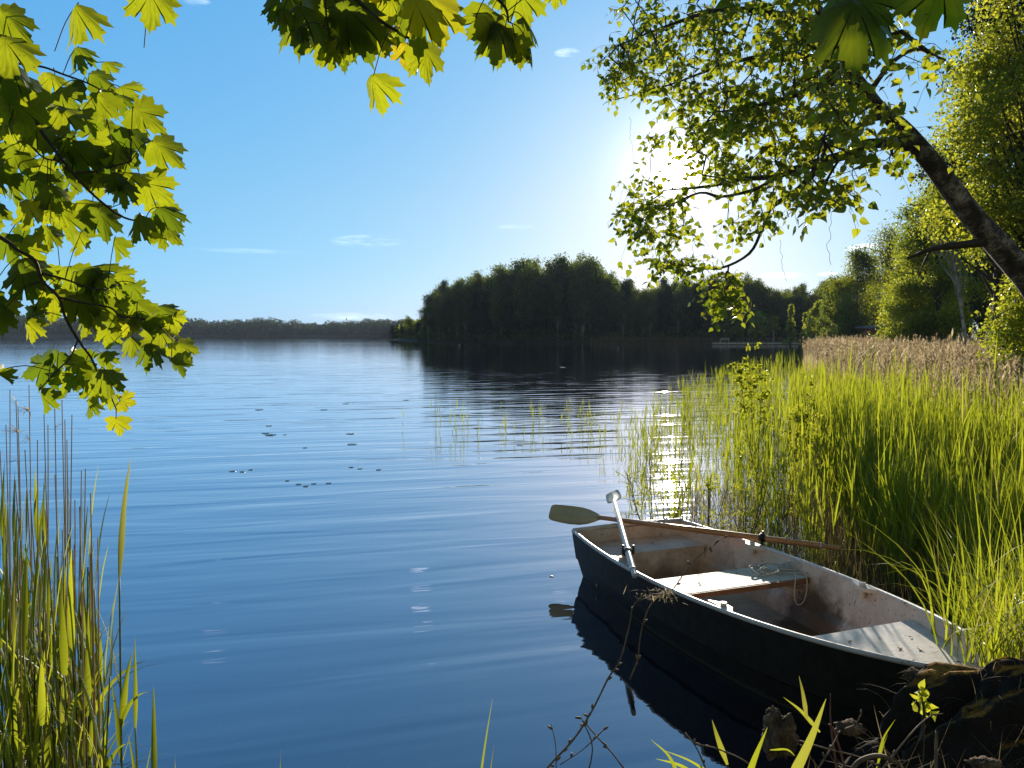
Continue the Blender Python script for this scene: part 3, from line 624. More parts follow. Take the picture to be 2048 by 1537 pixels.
g = Geo(); C = blades(g, b, gr.uniform(0, 6.28, len(P)), np.abs(gr.normal(0, .06, len(P))), gr.uniform(0, .15, len(P)), gr.normal(1.3, .16, len(P)) - b[:, 2], .008, 3, gr.uniform(.3, 1, len(P)), 'stem')
plumes(g, C[:, -1], gr, .22, 12, .016)
tag(g.build('scattered_plumes', M['plume']), 'scattered tan plumes standing above the green reeds', 'reeds', kind='stuff')
# reed belt along the far bay
pp = []
for px in np.arange(1180, 1700, .55):
    for k in range(2):
        d = np.interp(px, *zip(*SH)) - gr.uniform(1, 7) * np.interp(px, [1180, 1400], [.4, 1]); pp.append(((px - 1024) / F * d, d, -.05))
b = np.array(pp); g = Geo(); C = blades(g, b, gr.uniform(0, 6.28, len(b)), np.abs(gr.normal(0, .1, len(b))), gr.uniform(0, .2, len(b)), gr.normal(1.15, .2, len(b)), .05, 2, gr.uniform(.1, .7, len(b)), 'stem')
plumes(g, C[:, -1], gr, .35, 3, .10)
tag(g.build('far_reed_belt', M['dry']), 'pale reed belt along the water behind the pier', 'reeds', kind='stuff')

# single reed clumps standing in open water
def clump_reed(px, py, h, n, seed, label, tone=.55, spread=.06, dry=False):
    g0 = np.random.default_rng(seed); p = on_level(px, py); g = Geo()
    b = np.column_stack([p[0] + g0.normal(0, spread, n), p[1] + g0.normal(0, spread, n), np.full(n, -.2)])
    if dry: blades(g, b, g0.uniform(0, 6.28, n), g0.uniform(0, .12, n), g0.uniform(-.1, .15, n), h + .2, .008, 5, .25, 'stem')
    else: shoots(g, b, (h + .2) * g0.uniform(.6, 1.05, n), g0, .22, .013, 3, 4, .006, tone, lean=.12)
    return tag(g.build('water_reed', M['dry' if dry else 'reed'], loc=p), label, 'reed', 'reeds standing out in open water')
GEN = 'few thin green reed shoots standing out in open water'
for i, (px, py, h, n, lab, dry) in enumerate((
    (808, 858, .42, 1, 'lone green reed shoot, leftmost of those in open water', 0), (878, 862, .42, 5, 'reed clump left of the widest clump in open water', 0),
    (912, 868, .50, 9, 'widest green reed clump out in open water, full of leaves', 0), (874, 850, .95, 1, 'tall bare stalk rising above the open-water reeds', 1), (957, 872, .42, 3, GEN, 0),
    (1003, 866, .32, 3, GEN, 0), (1012, 856, .40, 3, GEN, 0), (1066, 860, .40, 5, GEN, 0), (1078, 846, .34, 4, GEN, 0), (1098, 870, .3, 2, GEN, 0), (1133, 842, .40, 6, 'bright reed clump against the dark reflection of the wood', 0),
    (1160, 846, .38, 6, GEN, 0), (1180, 862, .42, 5, GEN, 0), (1195, 882, .42, 5, GEN, 0), (1212, 870, .4, 4, GEN, 0), (1232, 860, .46, 5, GEN, 0), (1240, 892, .42, 5, GEN, 0),
    (1150, 880, .34, 3, GEN, 0), (1128, 872, .34, 2, GEN, 0), (1040, 878, .28, 2, GEN, 0), (930, 855, .3, 2, GEN, 0), (1262, 880, .5, 6, GEN, 0), (1284, 868, .5, 6, GEN, 0), (1310, 880, .55, 7, GEN, 0), (1336, 862, .5, 6, GEN, 0), (940, 846, .8, 1, 'second bare stalk in open water, right of the tallest', 1),
    (1252, 905, .55, 4, GEN, 0), (1205, 905, .3, 3, GEN, 0))):
    clump_reed(px, py, h, n, 300 + i, lab, .6, .05 + .02 * (n > 5), bool(dry))

# lily pads and floating leaves
M['pad'] = solid('lily_pad', [(.012, .025, .012), (.04, .06, .02)], 12, .35)
def pad(px, py, r, seed, label):
    r *= .72; g0 = np.random.default_rng(seed); p = on_level(px, py, .003); n = 18; a = np.linspace(.25, 6.03, n) + g0.uniform(0, 6)
    rr = r * (1 + g0.normal(0, .04, n)); V = [(p[0], p[1], .006)] + [(p[0] + rr[i] * math.cos(a[i]), p[1] + rr[i] * math.sin(a[i]), .004 + .002 * g0.uniform()) for i in range(n)]
    V += [(v[0], v[1], v[2] - .003) for v in V]; m = n + 1
    f = [(0, i, i + 1) for i in range(1, n)] + [(m, m + i + 1, m + i) for i in range(1, n)]
    g = Geo(); g.add(V, f); g.add(V, [(i, m + i, m + i + 1, i + 1) for i in range(1, n)]); return tag(g.build('lily_pad', M['pad'], loc=p), label, 'lily pad', 'leaves floating on the lake')
FL = 'small dark leaf floating flat on the open lake'
for i, (px, py, r, lab) in enumerate(((541, 870, .15, 'largest dark lily pad, nearest of the left group'), (531, 867, .10, 'lily pad touching the left side of the largest pad'), (701, 868, .12, 'round lily pad alone in the middle of the lake'), (704, 889, .11, 'ragged pad just below the lone round lily pad'),
        (538, 852, .09, FL), (519, 820, .14, FL), (648, 820, .12, FL), (692, 808, .12, FL), (570, 870, .05, FL), (610, 896, .05, FL), (812, 801, .12, FL), (465, 943, .06, FL), (502, 940, .05, FL), (597, 969, .05, FL), (612, 973, .05, FL), (628, 968, .05, FL),
        (657, 967, .05, FL), (702, 935, .05, FL), (720, 938, .05, FL), (757, 940, .05, FL), (1040, 891, .08, FL), (1125, 735, .25, FL), (575, 962, .04, FL), (485, 944, .05, FL), (1103, 1153, .02, 'tiny dark speck floating beside the reflection of the oar blade'))):
    pad(px, py, r, 400 + i, lab)

# ------------------------------------------------------------------ boat
SX, SY, BX, BY = .933, 6.069, 2.029, 3.095
BL = math.hypot(BX - SX, BY - SY); AX = np.array([BX - SX, BY - SY]) / BL; NX = np.array([AX[1], -AX[0]])
def b2w(s, n, z):                       # boat frame: s along the keel from the stern, n towards the camera side
    s = np.asarray(s, float); n = np.asarray(n, float); z = np.asarray(z, float) + 0 * s
    return np.stack([SX + AX[0] * s + NX[0] * n, SY + AX[1] * s + NX[1] * n, z + 0 * n], -1)
def hw(u): u = np.clip(u, 0, 1); return .498 * (1 - u) + .232 * u * (1 - u) + .755 * u * np.sqrt(1 - u)
def gz(u): return .371 * (1 - u) + .498 * u - .132 * u * (1 - u)
US = 1 - (1 - np.linspace(0, 1, 34)) ** 1.7
def section(u, prof, inset=0.0):
    """prof: (width factor, height; height None-> fraction of gunwale given as negative offset)"""
    W_ = max(hw(u) - inset, 0.0); out = []
    for wf, zz in prof:
        z = gz(u) + zz[0] if isinstance(zz, tuple) else zz * (.5 + .5 * gz(u) / .36) if zz > 0 else zz
        k = gz(u) - z; rake = .55 * u ** 5 * k
        ww = W_ * (1 - (1 - wf) * (1 + .5 * u ** 3))
        out.append((u * BL - rake, max(ww, 0), z))
    return out
def shell(prof, inset=0.0, flip=False):
    V = []; m = len(prof)
    for u in US:
        a = section(u, prof, inset); V += [(s, -n, z) for s, n, z in a] + [(s, n, z) for s, n, z in a[::-1]]
    V = np.array(V); k = 2 * m; f = []
    for i in range(len(US) - 1):
        for j in range(k - 1):
            q = (i * k + j, i * k + j + 1, (i + 1) * k + j + 1, (i + 1) * k + j); f.append(q[::-1] if flip else q)
    return b2w(V[:, 0], V[:, 1], V[:, 2]), f, k
def hull_mat():
    m, t, out = new_mat('dark_hull_paint'); oc = t.new('ShaderNodeTexCoord').outputs['Object']
    n = t.noise(oc, 14, 6, .6); sc = t.noise(t.vm('MULTIPLY', oc, (1, 1, 5)), 30, 4, .7)
    c = t.ramp(n, [(.35, (.022, .019, .016)), (.7, (.040, .036, .031))]); c = t.mix(t.m('MULTIPLY', t.m('GREATER_THAN', sc, .66), .45), c, (.12, .105, .09, 1))
    wz = t.sep(t.new('ShaderNodeNewGeometry').outputs['Position'])[2]; scum = t.m('SUBTRACT', 1.0, t.m('DIVIDE', t.m('ABSOLUTE', t.m('SUBTRACT', wz, t.m('MULTIPLY', n, .03))), .022), clamp=True)
    c = t.mix(t.m('MULTIPLY', scum, .6), c, (.09, .085, .05, 1))
    p = t.new('ShaderNodeBsdfPrincipled', Roughness=.55); p.inputs['Specular IOR Level'].default_value = .15; t.put(c, p.inputs['Base Color'])
    b = t.new('ShaderNodeBump', Strength=.6, Distance=.004); t.put(n, b.inputs['Height']); t.l.new(b.outputs[0], p.inputs['Normal']); t.l.new(p.outputs[0], out.inputs[0]); return m
def inner_mat():
    m, t, out = new_mat('dirty_white_paint'); pos = t.new('ShaderNodeNewGeometry').outputs['Position']; z = t.sep(pos)[2]
    n = t.noise(pos, 7, 7, .65); n2 = t.noise(pos, 45, 4, .7); n3 = t.noise(pos, 2.3, 5, .6); sp = t.noise(pos, 60, 2, .5)
    c = t.ramp(n, [(.3, (.64, .46, .34)), (.7, (.84, .68, .56))])
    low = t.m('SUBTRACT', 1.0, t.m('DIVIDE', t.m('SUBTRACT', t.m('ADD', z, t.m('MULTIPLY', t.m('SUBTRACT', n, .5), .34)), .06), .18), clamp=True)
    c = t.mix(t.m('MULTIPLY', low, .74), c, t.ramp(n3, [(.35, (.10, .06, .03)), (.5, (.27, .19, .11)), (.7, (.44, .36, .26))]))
    st = t.m('MULTIPLY', t.m('SUBTRACT', n3, .50, clamp=True), 2.6, clamp=True); c = t.mix(st, c, (.30, .21, .13, 1))
    c = t.mix(t.m('MULTIPLY', t.m('GREATER_THAN', sp, .68), .75), c, (.05, .035, .025, 1))
    # big wet brown blotch on the bottom and the blue worn patch
    for (s_, n_, r_, colr) in ((1.52, -.44, .24, (.035, .022, .014, 1)), (1.48, -.05, .24, (.16, .22, .25, 1)), (1.72, -.40, .18, (.10, .06, .03, 1)), (1.4, -.62, .13, (.06, .035, .02, 1))):
        c_ = b2w(s_, n_, .1); dd = t.vm('LENGTH', t.vm('MULTIPLY', t.vm('SUBTRACT', pos, tuple(c_)), (1, 1, .8)))
        k = t.m('MULTIPLY', t.m('SUBTRACT', 1.0, t.m('DIVIDE', t.m('ADD', dd, t.m('MULTIPLY', t.m('SUBTRACT', n, .5), .25)), r_), clamp=True), 2.2, clamp=True); c = t.mix(t.m('MULTIPLY', k, .85), c, colr)
    p = t.new('ShaderNodeBsdfPrincipled'); t.put(c, p.inputs['Base Color']); t.put(t.m('ADD', .38, t.m('MULTIPLY', n2, .3)), p.inputs['Roughness'])
    b = t.new('ShaderNodeBump', Strength=.5, Distance=.003); t.put(t.m('ADD', n, t.m('MULTIPLY', n2, .5)), b.inputs['Height']); t.l.new(b.outputs[0], p.inputs['Normal']); t.l.new(p.outputs[0], out.inputs[0]); return m
def rim_mat(name, c0, c1, chip, th=.62, rough=.4):
    m, t, out = new_mat(name); pos = t.new('ShaderNodeNewGeometry').outputs['Position']
    n = t.noise(pos, 9, 6, .6); ch = t.noise(pos, 34, 4, .6)
    c = t.ramp(n, [(.35, c0), (.65, c1)]); c = t.mix(t.m('GREATER_THAN', ch, th), c, (*chip, 1))
    p = t.new('ShaderNodeBsdfPrincipled', Roughness=rough); t.put(c, p.inputs['Base Color'])
    b = t.new('ShaderNodeBump', Strength=.5, Distance=.002); t.put(ch, b.inputs['Height']); t.l.new(b.outputs[0], p.inputs['Normal']); t.l.new(p.outputs[0], out.inputs[0]); return m
M['hull'] = hull_mat(); M['inner'] = inner_mat()
M['rim'] = rim_mat('white_rim_paint', (.58, .48, .42), (.76, .67, .60), (.05, .035, .02), .66)
M['deck'] = rim_mat('white_deck_paint', (.62, .55, .48), (.78, .71, .63), (.14, .05, .03), .67, .5)
M['plank'] = solid('bare_plank', [(.42, .33, .22), (.60, .50, .37), (.70, .62, .50)], 5, .6, stretch=(1.2, 1.2, 1), bump=.003, bumpscale=20)
M['plank_edge'] = solid('brown_edge', [(.20, .085, .04), (.34, .16, .08)], 10, .6)
M['varnish'] = solid('varnished_shaft', [(.42, .17, .06), (.58, .28, .12)], 7, .32, spec=.6)
M['glare_shaft'] = solid('sun_glare_shaft', [(.42, .38, .36), (.60, .56, .54)], 9, .30, spec=.7)  # sun glare on varnished wood put into a paler shaft colour
M['cream'] = solid('cream_blade', [(.46, .38, .22), (.60, .52, .33)], 6, .38)
M['iron'] = solid('dark_iron', [(.03, .028, .03), (.09, .08, .08)], 20, .45, metal=.8)
M['rope'] = solid('pale_cord', [(.46, .42, .35), (.64, .60, .52)], 60, .8)

boat = empty('rowing_boat', b2w(0, 0, 0), 'small dark-hulled rowing boat with dirty white inside, moored by the reeds', 'rowing boat')
OUT = [(1.0, (.0,)), (.985, (-.055,)), (.93, .15), (.90, .135), (.80, -.01), (.52, -.11), (0.0, -.14)]
v, f, k = shell(OUT); g = Geo(); g.add(v, f); n_ = k
g.f4 = g.f4[:1]
half = len(OUT)
for j in range(half - 1): g.f4.append(np.array([(j, j + 1, k - 2 - j, k - 1 - j)][::1]))   # stern plate
hull = g.build('hull', M['hull'], boat)
INN = [(1.0, (-.004,)), (.965, (-.09,)), (.90, .16), (.84, .135), (.78, .045), (.5, .03), (0.0, .03)]
v, f, k = shell(INN, .028, True); g = Geo(); g.add(v, f)
for j in range(len(INN) - 1): g.f4.append(np.array([(k - 1 - j, k - 2 - j, j + 1, j)]))
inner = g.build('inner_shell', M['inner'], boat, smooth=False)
inner.location = Vector(inner.location) + Vector((*(AX * .025), 0))
# rim: rounded moulding round the whole gunwale
g = Geo(); P = [b2w(u * BL, hw(u) - .012, gz(u)) for u in US] + [b2w(u * BL, -(hw(u) - .012), gz(u)) for u in US[::-1][1:]]
P = np.array(P); tube(g, P, .016, 10, .5, True, .8); g.build('rim', M['rim'], boat, smooth=True)
g = Geo(); tube(g, [b2w(.008, -.49, .374), b2w(.008, 0, .385), b2w(.008, .49, .374)], .019, 10, .5); g.build('transom_rim', M['rim'], boat, smooth=True)
def slab(g, pts, z0, z1):
    """pts: outline in the boat frame"""
    n = len(pts); A = b2w([p[0] for p in pts], [p[1] for p in pts], z1); B = b2w([p[0] for p in pts], [p[1] for p in pts], z0)
    V = np.concatenate([A, B, [A.mean(0)], [B.mean(0)]])
    g.add(V, [(i, (i + 1) % n, 2 * n) for i in range(n)] + [((i + 1) % n + n, i + n, 2 * n + 1) for i in range(n)])
    g.add(V, [((i + 1) % n, i, i + n, (i + 1) % n + n) for i in range(n)]); return g
def side(s, fac=.90, inset=.032): return (hw(s / BL) - inset) * fac
ss = np.linspace(.03, .37, 5)
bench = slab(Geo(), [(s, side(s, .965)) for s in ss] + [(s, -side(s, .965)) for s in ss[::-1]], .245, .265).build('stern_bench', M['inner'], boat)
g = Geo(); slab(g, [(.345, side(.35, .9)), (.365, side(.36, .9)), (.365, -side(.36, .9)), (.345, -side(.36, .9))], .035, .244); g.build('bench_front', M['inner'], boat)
tw = slab(Geo(), [(1.13, side(1.13, .975)), (1.43, side(1.43, .975)), (1.43, -side(1.43, .975)), (1.13, -side(1.13, .975))], .296, .322).build('thwart', M['plank'], boat)
slab(Geo(), [(1.432, side(1.43, .97)), (1.444, side(1.43, .97)), (1.444, -side(1.43, .97)), (1.432, -side(1.43, .97))], .286, .320).build('edge_strip', M['plank_edge'], tw)
g = Geo()
for sg in (-1, 1): slab(g, [(1.16, sg * side(1.16, .93)), (1.40, sg * side(1.40, .93)), (1.40, sg * side(1.40, .8)), (1.16, sg * side(1.16, .8))], .24, .295)
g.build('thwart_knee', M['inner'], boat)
ss = np.concatenate([np.linspace(2.34, 3.0, 9), [3.05, 3.09]])
slab(Geo(), [(s, side(s, .965)) for s in ss] + [(s, -side(s, .965)) for s in ss[::-1]], .36, .378).build('bow_deck', M['deck'], boat)
slab(Geo(), [(2.36, side(2.36, .9)), (2.372, side(2.36, .9)), (2.372, -side(2.36, .9)), (2.36, -side(2.36, .9))], .26, .359).build('deck_front', M['inner'], boat)
def socket(s, sg, wide=.11):
    n = hw(s / BL); z = float(gz(s / BL)); g = Geo()
    slab(g, [(s - wide, sg * (n - .03)), (s - .04, sg * (n - .085)), (s + .04, sg * (n - .085)), (s + wide, sg * (n - .03))], z - .012, z + .012)
    p = b2w(s, sg * (n - .055), z); tube(g, [p + (0, 0, .012), p + (0, 0, .03)], .018, 10); tube(g, [p + (0, 0, -.06), p + (0, 0, -.013)], .02, 10)
    return g.build('oarlock_socket', M['rim'], boat)
for s in (.86, 1.93):
    for sg in (-1, 1): socket(s, sg)
# keel line and a small stern eye
g = Geo(); tube(g, [b2w(u * BL - .55 * u ** 5 * (gz(u) + .14), 0, -.145) for u in np.linspace(0, 1, 14)], .016, 6); g.build('keel', M['hull'], boat)

def make_oar(label, hnd, lock, tip, bl, bw, shaft_m, roll, ring_t):
    H_, L_, T_ = b2w(*hnd), b2w(*lock), b2w(*tip); d = (T_ - H_) / np.linalg.norm(T_ - H_); Lh = np.linalg.norm(T_ - H_)
    o = empty('oar', H_, label, 'oar'); nk = T_ - d * bl
    P = [H_, H_ + d * .012, H_ + d * .12, H_ + d * .125, H_ + d * .14, H_ + d * (Lh - bl) * .6, nk + d * .03]
    sag = [np.array([0, 0, 0.0])] * len(P)
    g = Geo(); tube(g, np.array(P), [.013, .0165, .0165, .0185, .022, .0215, .018], 14); g.build('shaft', M[shaft_m], o, smooth=True)
    sd = np.cross(d, (0, 0, 1)); sd /= np.linalg.norm(sd); up = np.cross(sd, d); bu = sd * math.cos(roll) + up * math.sin(roll); bn = np.cross(d, bu)
    t = np.array([0, .04, .12, .25, .4, .6, .8, .93, .98, 1.0]); wv = np.array([.022, .03, .055, .085, .105, .11, .105, .098, .085, .055]) * bw / .11 * .5 + 0
    V = []; cols = np.array([-1, -.6, -.15, 0, .15, .6, 1]); m = len(cols)
    for s_ in (1, -1):
        for i in range(len(t)):
            c = nk + d * bl * t[i] + bn * (.035 * math.sin(t[i] * 2.6))
            for q in cols:
                th = .0035 + .012 * max(0, 1 - abs(q) * 4) * (1 - t[i]) ** .7
                V.append(c + bu * wv[i] * q + bn * (-.010 * (1 - q * q) * math.sin(t[i] * 3) + s_ * th))
    f = []; N_ = len(t) * m
    for i in range(len(t) - 1):
        for j in range(m - 1):
            a = i * m + j; f += [(a, a + 1, a + m + 1, a + m), (N_ + a, N_ + a + m, N_ + a + m + 1, N_ + a + 1)]
        for j in (0, m - 1): a = i * m + j; f.append((a, a + m, N_ + a + m, N_ + a))
    for j in range(m - 1):
        for i in (0, len(t) - 1): a = i * m + j; f.append((a, a + 1, N_ + a + 1, N_ + a))
    g = Geo(); g.add(V, f); g.build('blade', M['cream'], o, smooth=True)
    C = H_ + d * ((L_ - H_) @ d); g = Geo(); tube(g, [C - d * .022, C + d * .022], .0285, 12)
    for s_ in (-1, 1):
        tube(g, [C + sd * s_ * .034 + up * .045, C + sd * s_ * .036 - up * .01, C - up * .04], .009, 8)
    tube(g, [C - up * .04, C - up * .10], .011, 8)
    g.build('oarlock', M['iron'], o, smooth=True)
    g = Geo(); q = H_ + d * .128; tube(g, [q - d * .006, q + d * .006], .0225, 12); g.build('collar', M['rim'], o, smooth=True)
    return o
make_oar('oar with tan shaft and broad cream blade pointing left over the stern', (1.275, -.945, .43), (.90, -.57, .43), (-.45, .50, .43), .47, .155, 'varnish', R(58), .3)
make_oar('pale shiny oar seen end on, its blade raised behind the stern', (1.312, .68, .425), (.84, .50, .425), (-.86, -.29, .47), .44, .14, 'glare_shaft', R(24), .3)
# cord on the thwart
g = Geo(); gg = np.random.default_rng(5); P = []
for i in range(34):
    a = i * 1.15; r = .06 + .03 * math.sin(i * 1.7)
    P.append(b2w(1.250 + .045 * math.sin(i * .37) + r * math.cos(a) * .9, -.40 + .12 * math.sin(i * .23) + r * math.sin(a) * 1.2, 0.331 + .012 * (i % 3)))
P += [b2w(1.370, -.52, .335), b2w(1.430, -.51, .34), b2w(1.465, -.49, .26), b2w(1.470, -.46, .18), b2w(1.470, -.41, .17), b2w(1.465, -.39, .24), b2w(1.440, -.42, .335), b2w(1.370, -.47, .34)]
tube(g, smooth_line(P, 5), .0045, 6); tube(g, smooth_line([b2w(1.220, -.50, .333), b2w(1.230, -.53, .36), b2w(1.280, -.535, .385), b2w(1.340, -.52, .37), b2w(1.310, -.50, .335), b2w(1.240, -.48, .333)], 5), .0045, 6)
tag(g.build('cord', M['rope'], loc=b2w(1.250, -.4, .322), smooth=True), 'tangled pale cord lying on the thwart with a loop hanging down', 'cord')

# ------------------------------------------------------------------ leafy trees close by
HALF = [(0, .86), (.03, .77), (.10, .74), (.105, .66), (.19, .62), (.165, .52), (.165, .44), (.25, .49), (.27, .58), (.34, .54), (.46, .60), (.425, .49), (.50, .40), (.41, .345), (.375, .275),
        (.45, .245), (.55, .15), (.45, .09), (.44, -.01), (.30, .01), (.20, -.07), (.09, -.03)]
def maple_template(droop, ridge, fold, asym):
    full = HALF + [(0, 0)] + [(-x, y) for x, y in HALF[::-1][:-1]]; c = np.array([0, .16]); full = np.array(full); n = len(full)
    rings = [.33, .66, 1.0]; P = [c]
    for r in rings: P += [c + (p - c) * r for p in full]
    P = np.array(P); f = [(0, 1 + i, 1 + (i + 1) % n) for i in range(n)]; q = []
    for k in range(len(rings) - 1):
        for i in range(n): a = 1 + k * n; q.append((a + i, a + n + i, a + n + (i + 1) % n, a + (i + 1) % n))
    x, y = P[:, 0], P[:, 1]; r = np.hypot(x, y); th = np.arctan2(x, y)
    z = -droop * r ** 2 + ridge * r * np.cos(th / R(46) * 2 * math.pi) - fold * np.abs(x) * (1 + .8 * asym * np.sign(x)) + .05 * np.sin(y * 9 + x * 5)
    sq = 1 - .22 * fold
    q = np.array(q); tri = np.concatenate([np.array(f), q[:, [0, 1, 2]], q[:, [0, 2, 3]]])
    return np.column_stack([x * sq, y, z]), tri, P
MAPLE = [maple_template(*a) for a in ((.25, .012, .10, .2), (.7, .018, .35, -.3), (.45, .02, .6, .4), (1.1, .02, .15, 0), (.3, .02, .95, .1), (.1, .015, -.15, .3))]
def birch_template(cv):
    P = np.array([(0, 0), (.30, .16), (.37, .34), (.27, .60), (.10, .84), (0, 1.02), (-.10, .84), (-.27, .60), (-.37, .34), (-.30, .16), (0, .34), (0, .60)])
    z = cv * np.abs(P[:, 0]) - .25 * P[:, 1] ** 2
    return np.column_stack([P[:, 0], P[:, 1], z]), np.array([(0, 1, 10), (1, 2, 10), (10, 2, 3), (10, 3, 11), (11, 3, 4), (11, 4, 5), (11, 5, 6), (11, 6, 7), (11, 7, 10), (10, 7, 8), (10, 8, 9), (10, 9, 0)])

def skel(pts):                          # rows (px, py, d, r)
    Q = smooth_line([(*at(a, b_, c_), r_) for a, b_, c_, r_ in pts], 4); return Q
def grow(lines, attr, tip_r=.0022, step=.12, g=rng, sag=.04):
    """link every attractor to the nearest wood; returns sticks A,B,rA,rB and nodes"""
    nodes = [l[:, :3] for l in lines]; par = []; N = np.concatenate(nodes); base = len(N)
    parent = np.full(base, -1); pts = list(N); parent = list(parent)
    d0 = np.min(np.linalg.norm(attr[:, None] - N[None, ::2], axis=2), 1); order = np.argsort(d0); ends = []
    arr = np.zeros((base + len(attr) * 12, 3)); arr[:base] = N; cnt = base
    for k in order:
        a = attr[k]; dd = np.linalg.norm(arr[:cnt] - a, axis=1); j = int(dd.argmin()); L_ = dd[j]; m = max(1, min(10, int(L_ / step)))
        prev = j; off = g.normal(size=3) * .06 * L_
        for i in range(1, m + 1):
            t = i / m; p = arr[j] * (1 - t) + a * t + off * math.sin(t * math.pi) + np.array([0, 0, sag * math.sin(t * math.pi) * L_])
            arr[cnt] = p; parent.append(prev); prev = cnt; cnt += 1
        ends.append(prev)
    load = np.zeros(cnt)
    for e in ends: load[e] += 1
    for i in range(cnt - 1, base - 1, -1): load[parent[i]] += load[i]
    idx = np.arange(base, cnt); pr = np.array(parent)[idx]; rad = tip_r * np.sqrt(np.maximum(load, 1)) ** .95
    return arr[pr], arr[idx], np.minimum(rad[pr], rad[idx] * 1.35), rad[idx], arr[ends], arr[:cnt]

# birch leaning over the water
TRUNK = [(2560, 1420, 5.2, .20), (2430, 1180, 5.1, .17), (2270, 900, 5.0, .15), (2150, 700, 5.0, .135), (2048, 552, 5.0, .125), (1950, 440, 5.0, .113), (1878, 345, 5.0, .102), (1818, 272, 5.1, .09), (1752, 208, 5.2, .07), (1702, 140, 5.3, .058), (1660, 70, 5.4, .05), (1615, -40, 5.5, .042), (1560, -200, 5.6, .03), (1500, -380, 5.8, .015)]
BR = [[(1812, 292, 5.05, .045), (1782, 288, 5.0, .036), (1735, 288, 4.95, .034), (1697, 308, 5.0, .032), (1629, 328, 5.1, .030), (1587, 341, 5.2, .026), (1540, 354, 5.4, .022), (1477, 360, 5.7, .016), (1417, 373, 6.0, .012), (1328, 381, 6.4, .006)],
      [(1640, 330, 5.1, .022), (1604, 373, 5.15, .021), (1574, 394, 5.25, .018), (1540, 419, 5.4, .015), (1523, 462, 5.6, .012), (1498, 508, 5.75, .011), (1443, 536, 5.95, .009), (1392, 536, 6.2, .007), (1350, 520, 6.4, .004)],
      [(1553, 354, 5.35, .014), (1510, 379, 5.5, .013), (1443, 394, 5.75, .011), (1400, 386, 5.9, .009), (1341, 411, 6.15, .006), (1280, 440, 6.5, .003)],
      [(1765, 232, 5.15, .022), (1731, 243, 5.0, .018), (1690, 270, 4.7, .014), (1650, 300, 4.4, .010), (1640, 370, 4.2, .005)],
      [(1716, 165, 5.3, .03), (1676, 163, 5.1, .024), (1629, 176, 4.9, .020), (1570, 197, 4.8, .014), (1500, 215, 4.9, .009), (1430, 225, 5.2, .005)],
      [(1705, 150, 5.3, .03), (1640, 120, 5.5, .024), (1550, 110, 5.8, .018), (1450, 130, 6.1, .013), (1340, 170, 6.5, .008), (1230, 200, 6.8, .004)],
      [(1655, 60, 5.4, .03), (1560, 30, 5.3, .022), (1450, 20, 5.5, .016), (1340, 50, 5.9, .010), (1240, 90, 6.3, .005)],
      [(1600, -70, 5.5, .03), (1500, -90, 5.2, .02), (1400, -60, 5.3, .014), (1300, -10, 5.7, .008)],
      [(1735, 190, 5.25, .02), (1780, 130, 4.8, .014), (1830, 100, 4.4, .010), (1890, 120, 4.0, .005)]]
DEAD = [[(1975, 482, 5.0, .03), (1921, 490, 4.9, .022), (1866, 498, 4.85, .016), (1838, 508, 4.85, .013), (1815, 518, 4.85, .009)], [(1862, 500, 4.85, .009), (1850, 522, 4.83, .007), (1838, 552, 4.8, .003)],
        [(1782, 292, 5.0, .01), (1785, 310, 5.0, .009), (1797, 316, 5.0, .006)]]
bz = at(2560, 1420, 5.2)
birch = empty('birch_tree', bz, 'birch leaning in from the right, scarred thick trunk, drooping leaves before the sun', 'tree')
g = Geo(); T_ = skel(TRUNK); tube(g, T_[:, :3], T_[:, 3] * .61, 16, .5, rough=.2); g.build('trunk', M['bark'], birch, smooth=True)
lines = [skel(b_) for b_ in BR]
for l in lines:
    g = Geo(); tube(g, l[:, :3], l[:, 3], 8, .5, rough=.3); g.build('branch', M['twig'], birch, smooth=True)
for b_ in DEAD:
    l = skel(b_); g = Geo(); tube(g, l[:, :3], l[:, 3], 8, .5, rough=.3); g.build('dead_branch', M['twig'], birch, smooth=True)
def depth_birch(px): return np.interp(px, [1200, 1350, 1500, 1650, 1780, 1900], [6.7, 6.2, 5.4, 4.7, 4.5, 4.2])
gb = np.random.default_rng(91); AT = []
def area(poly, n, sp=.8, dz=0.0):
    for x, y in scatter(poly, n, gb):
        if math.hypot(x - 1353, y - 330) < 48 and gb.random() < .8: continue      # a thin place in the crown
        AT.append(at(x, y, depth_birch(x) + gb.normal() * sp * .5 + gb.uniform(-sp, sp) * .5 + dz))
area([(1240, 0), (1800, 0), (1720, 110), (1760, 200), (1700, 240), (1600, 235), (1500, 220), (1400, 200), (1300, 175), (1225, 165), (1205, 110), (1245, 60)], 400)
area([(1250, 0), (1230, -250), (1500, -380), (1850, -300), (1800, 0)], 220)
area([(1320, 190), (1500, 215), (1700, 235), (1740, 260), (1660, 300), (1540, 300), (1460, 280), (1370, 260)], 110)
area([(1190, 95), (1260, 80), (1260, 150), (1230, 185)], 22, .4)
area([(1290, 265), (1400, 255), (1480, 300), (1600, 320), (1560, 385), (1470, 385), (1380, 345), (1310, 320)], 75, .5)
area([(1235, 370), (1320, 350), (1400, 390), (1350, 400), (1290, 430), (1250, 400)], 26, .4)
area([(1240, 400), (1300, 420), (1330, 470), (1290, 500), (1250, 470)], 16, .4)
area([(1290, 480), (1370, 500), (1440, 540), (1420, 545), (1320, 540)], 20, .4)
area([(1440, 545), (1490, 530), (1480, 570), (1440, 600)], 12, .3)
area([(1435, 560), (1475, 560), (1470, 625), (1440, 620)], 12, .2)
area([(1240, 380), (1400, 400), (1330, 540), (1270, 500)], 30, .5)
area([(1445, 420), (1540, 400), (1540, 450), (1500, 470), (1440, 450)], 16, .4)
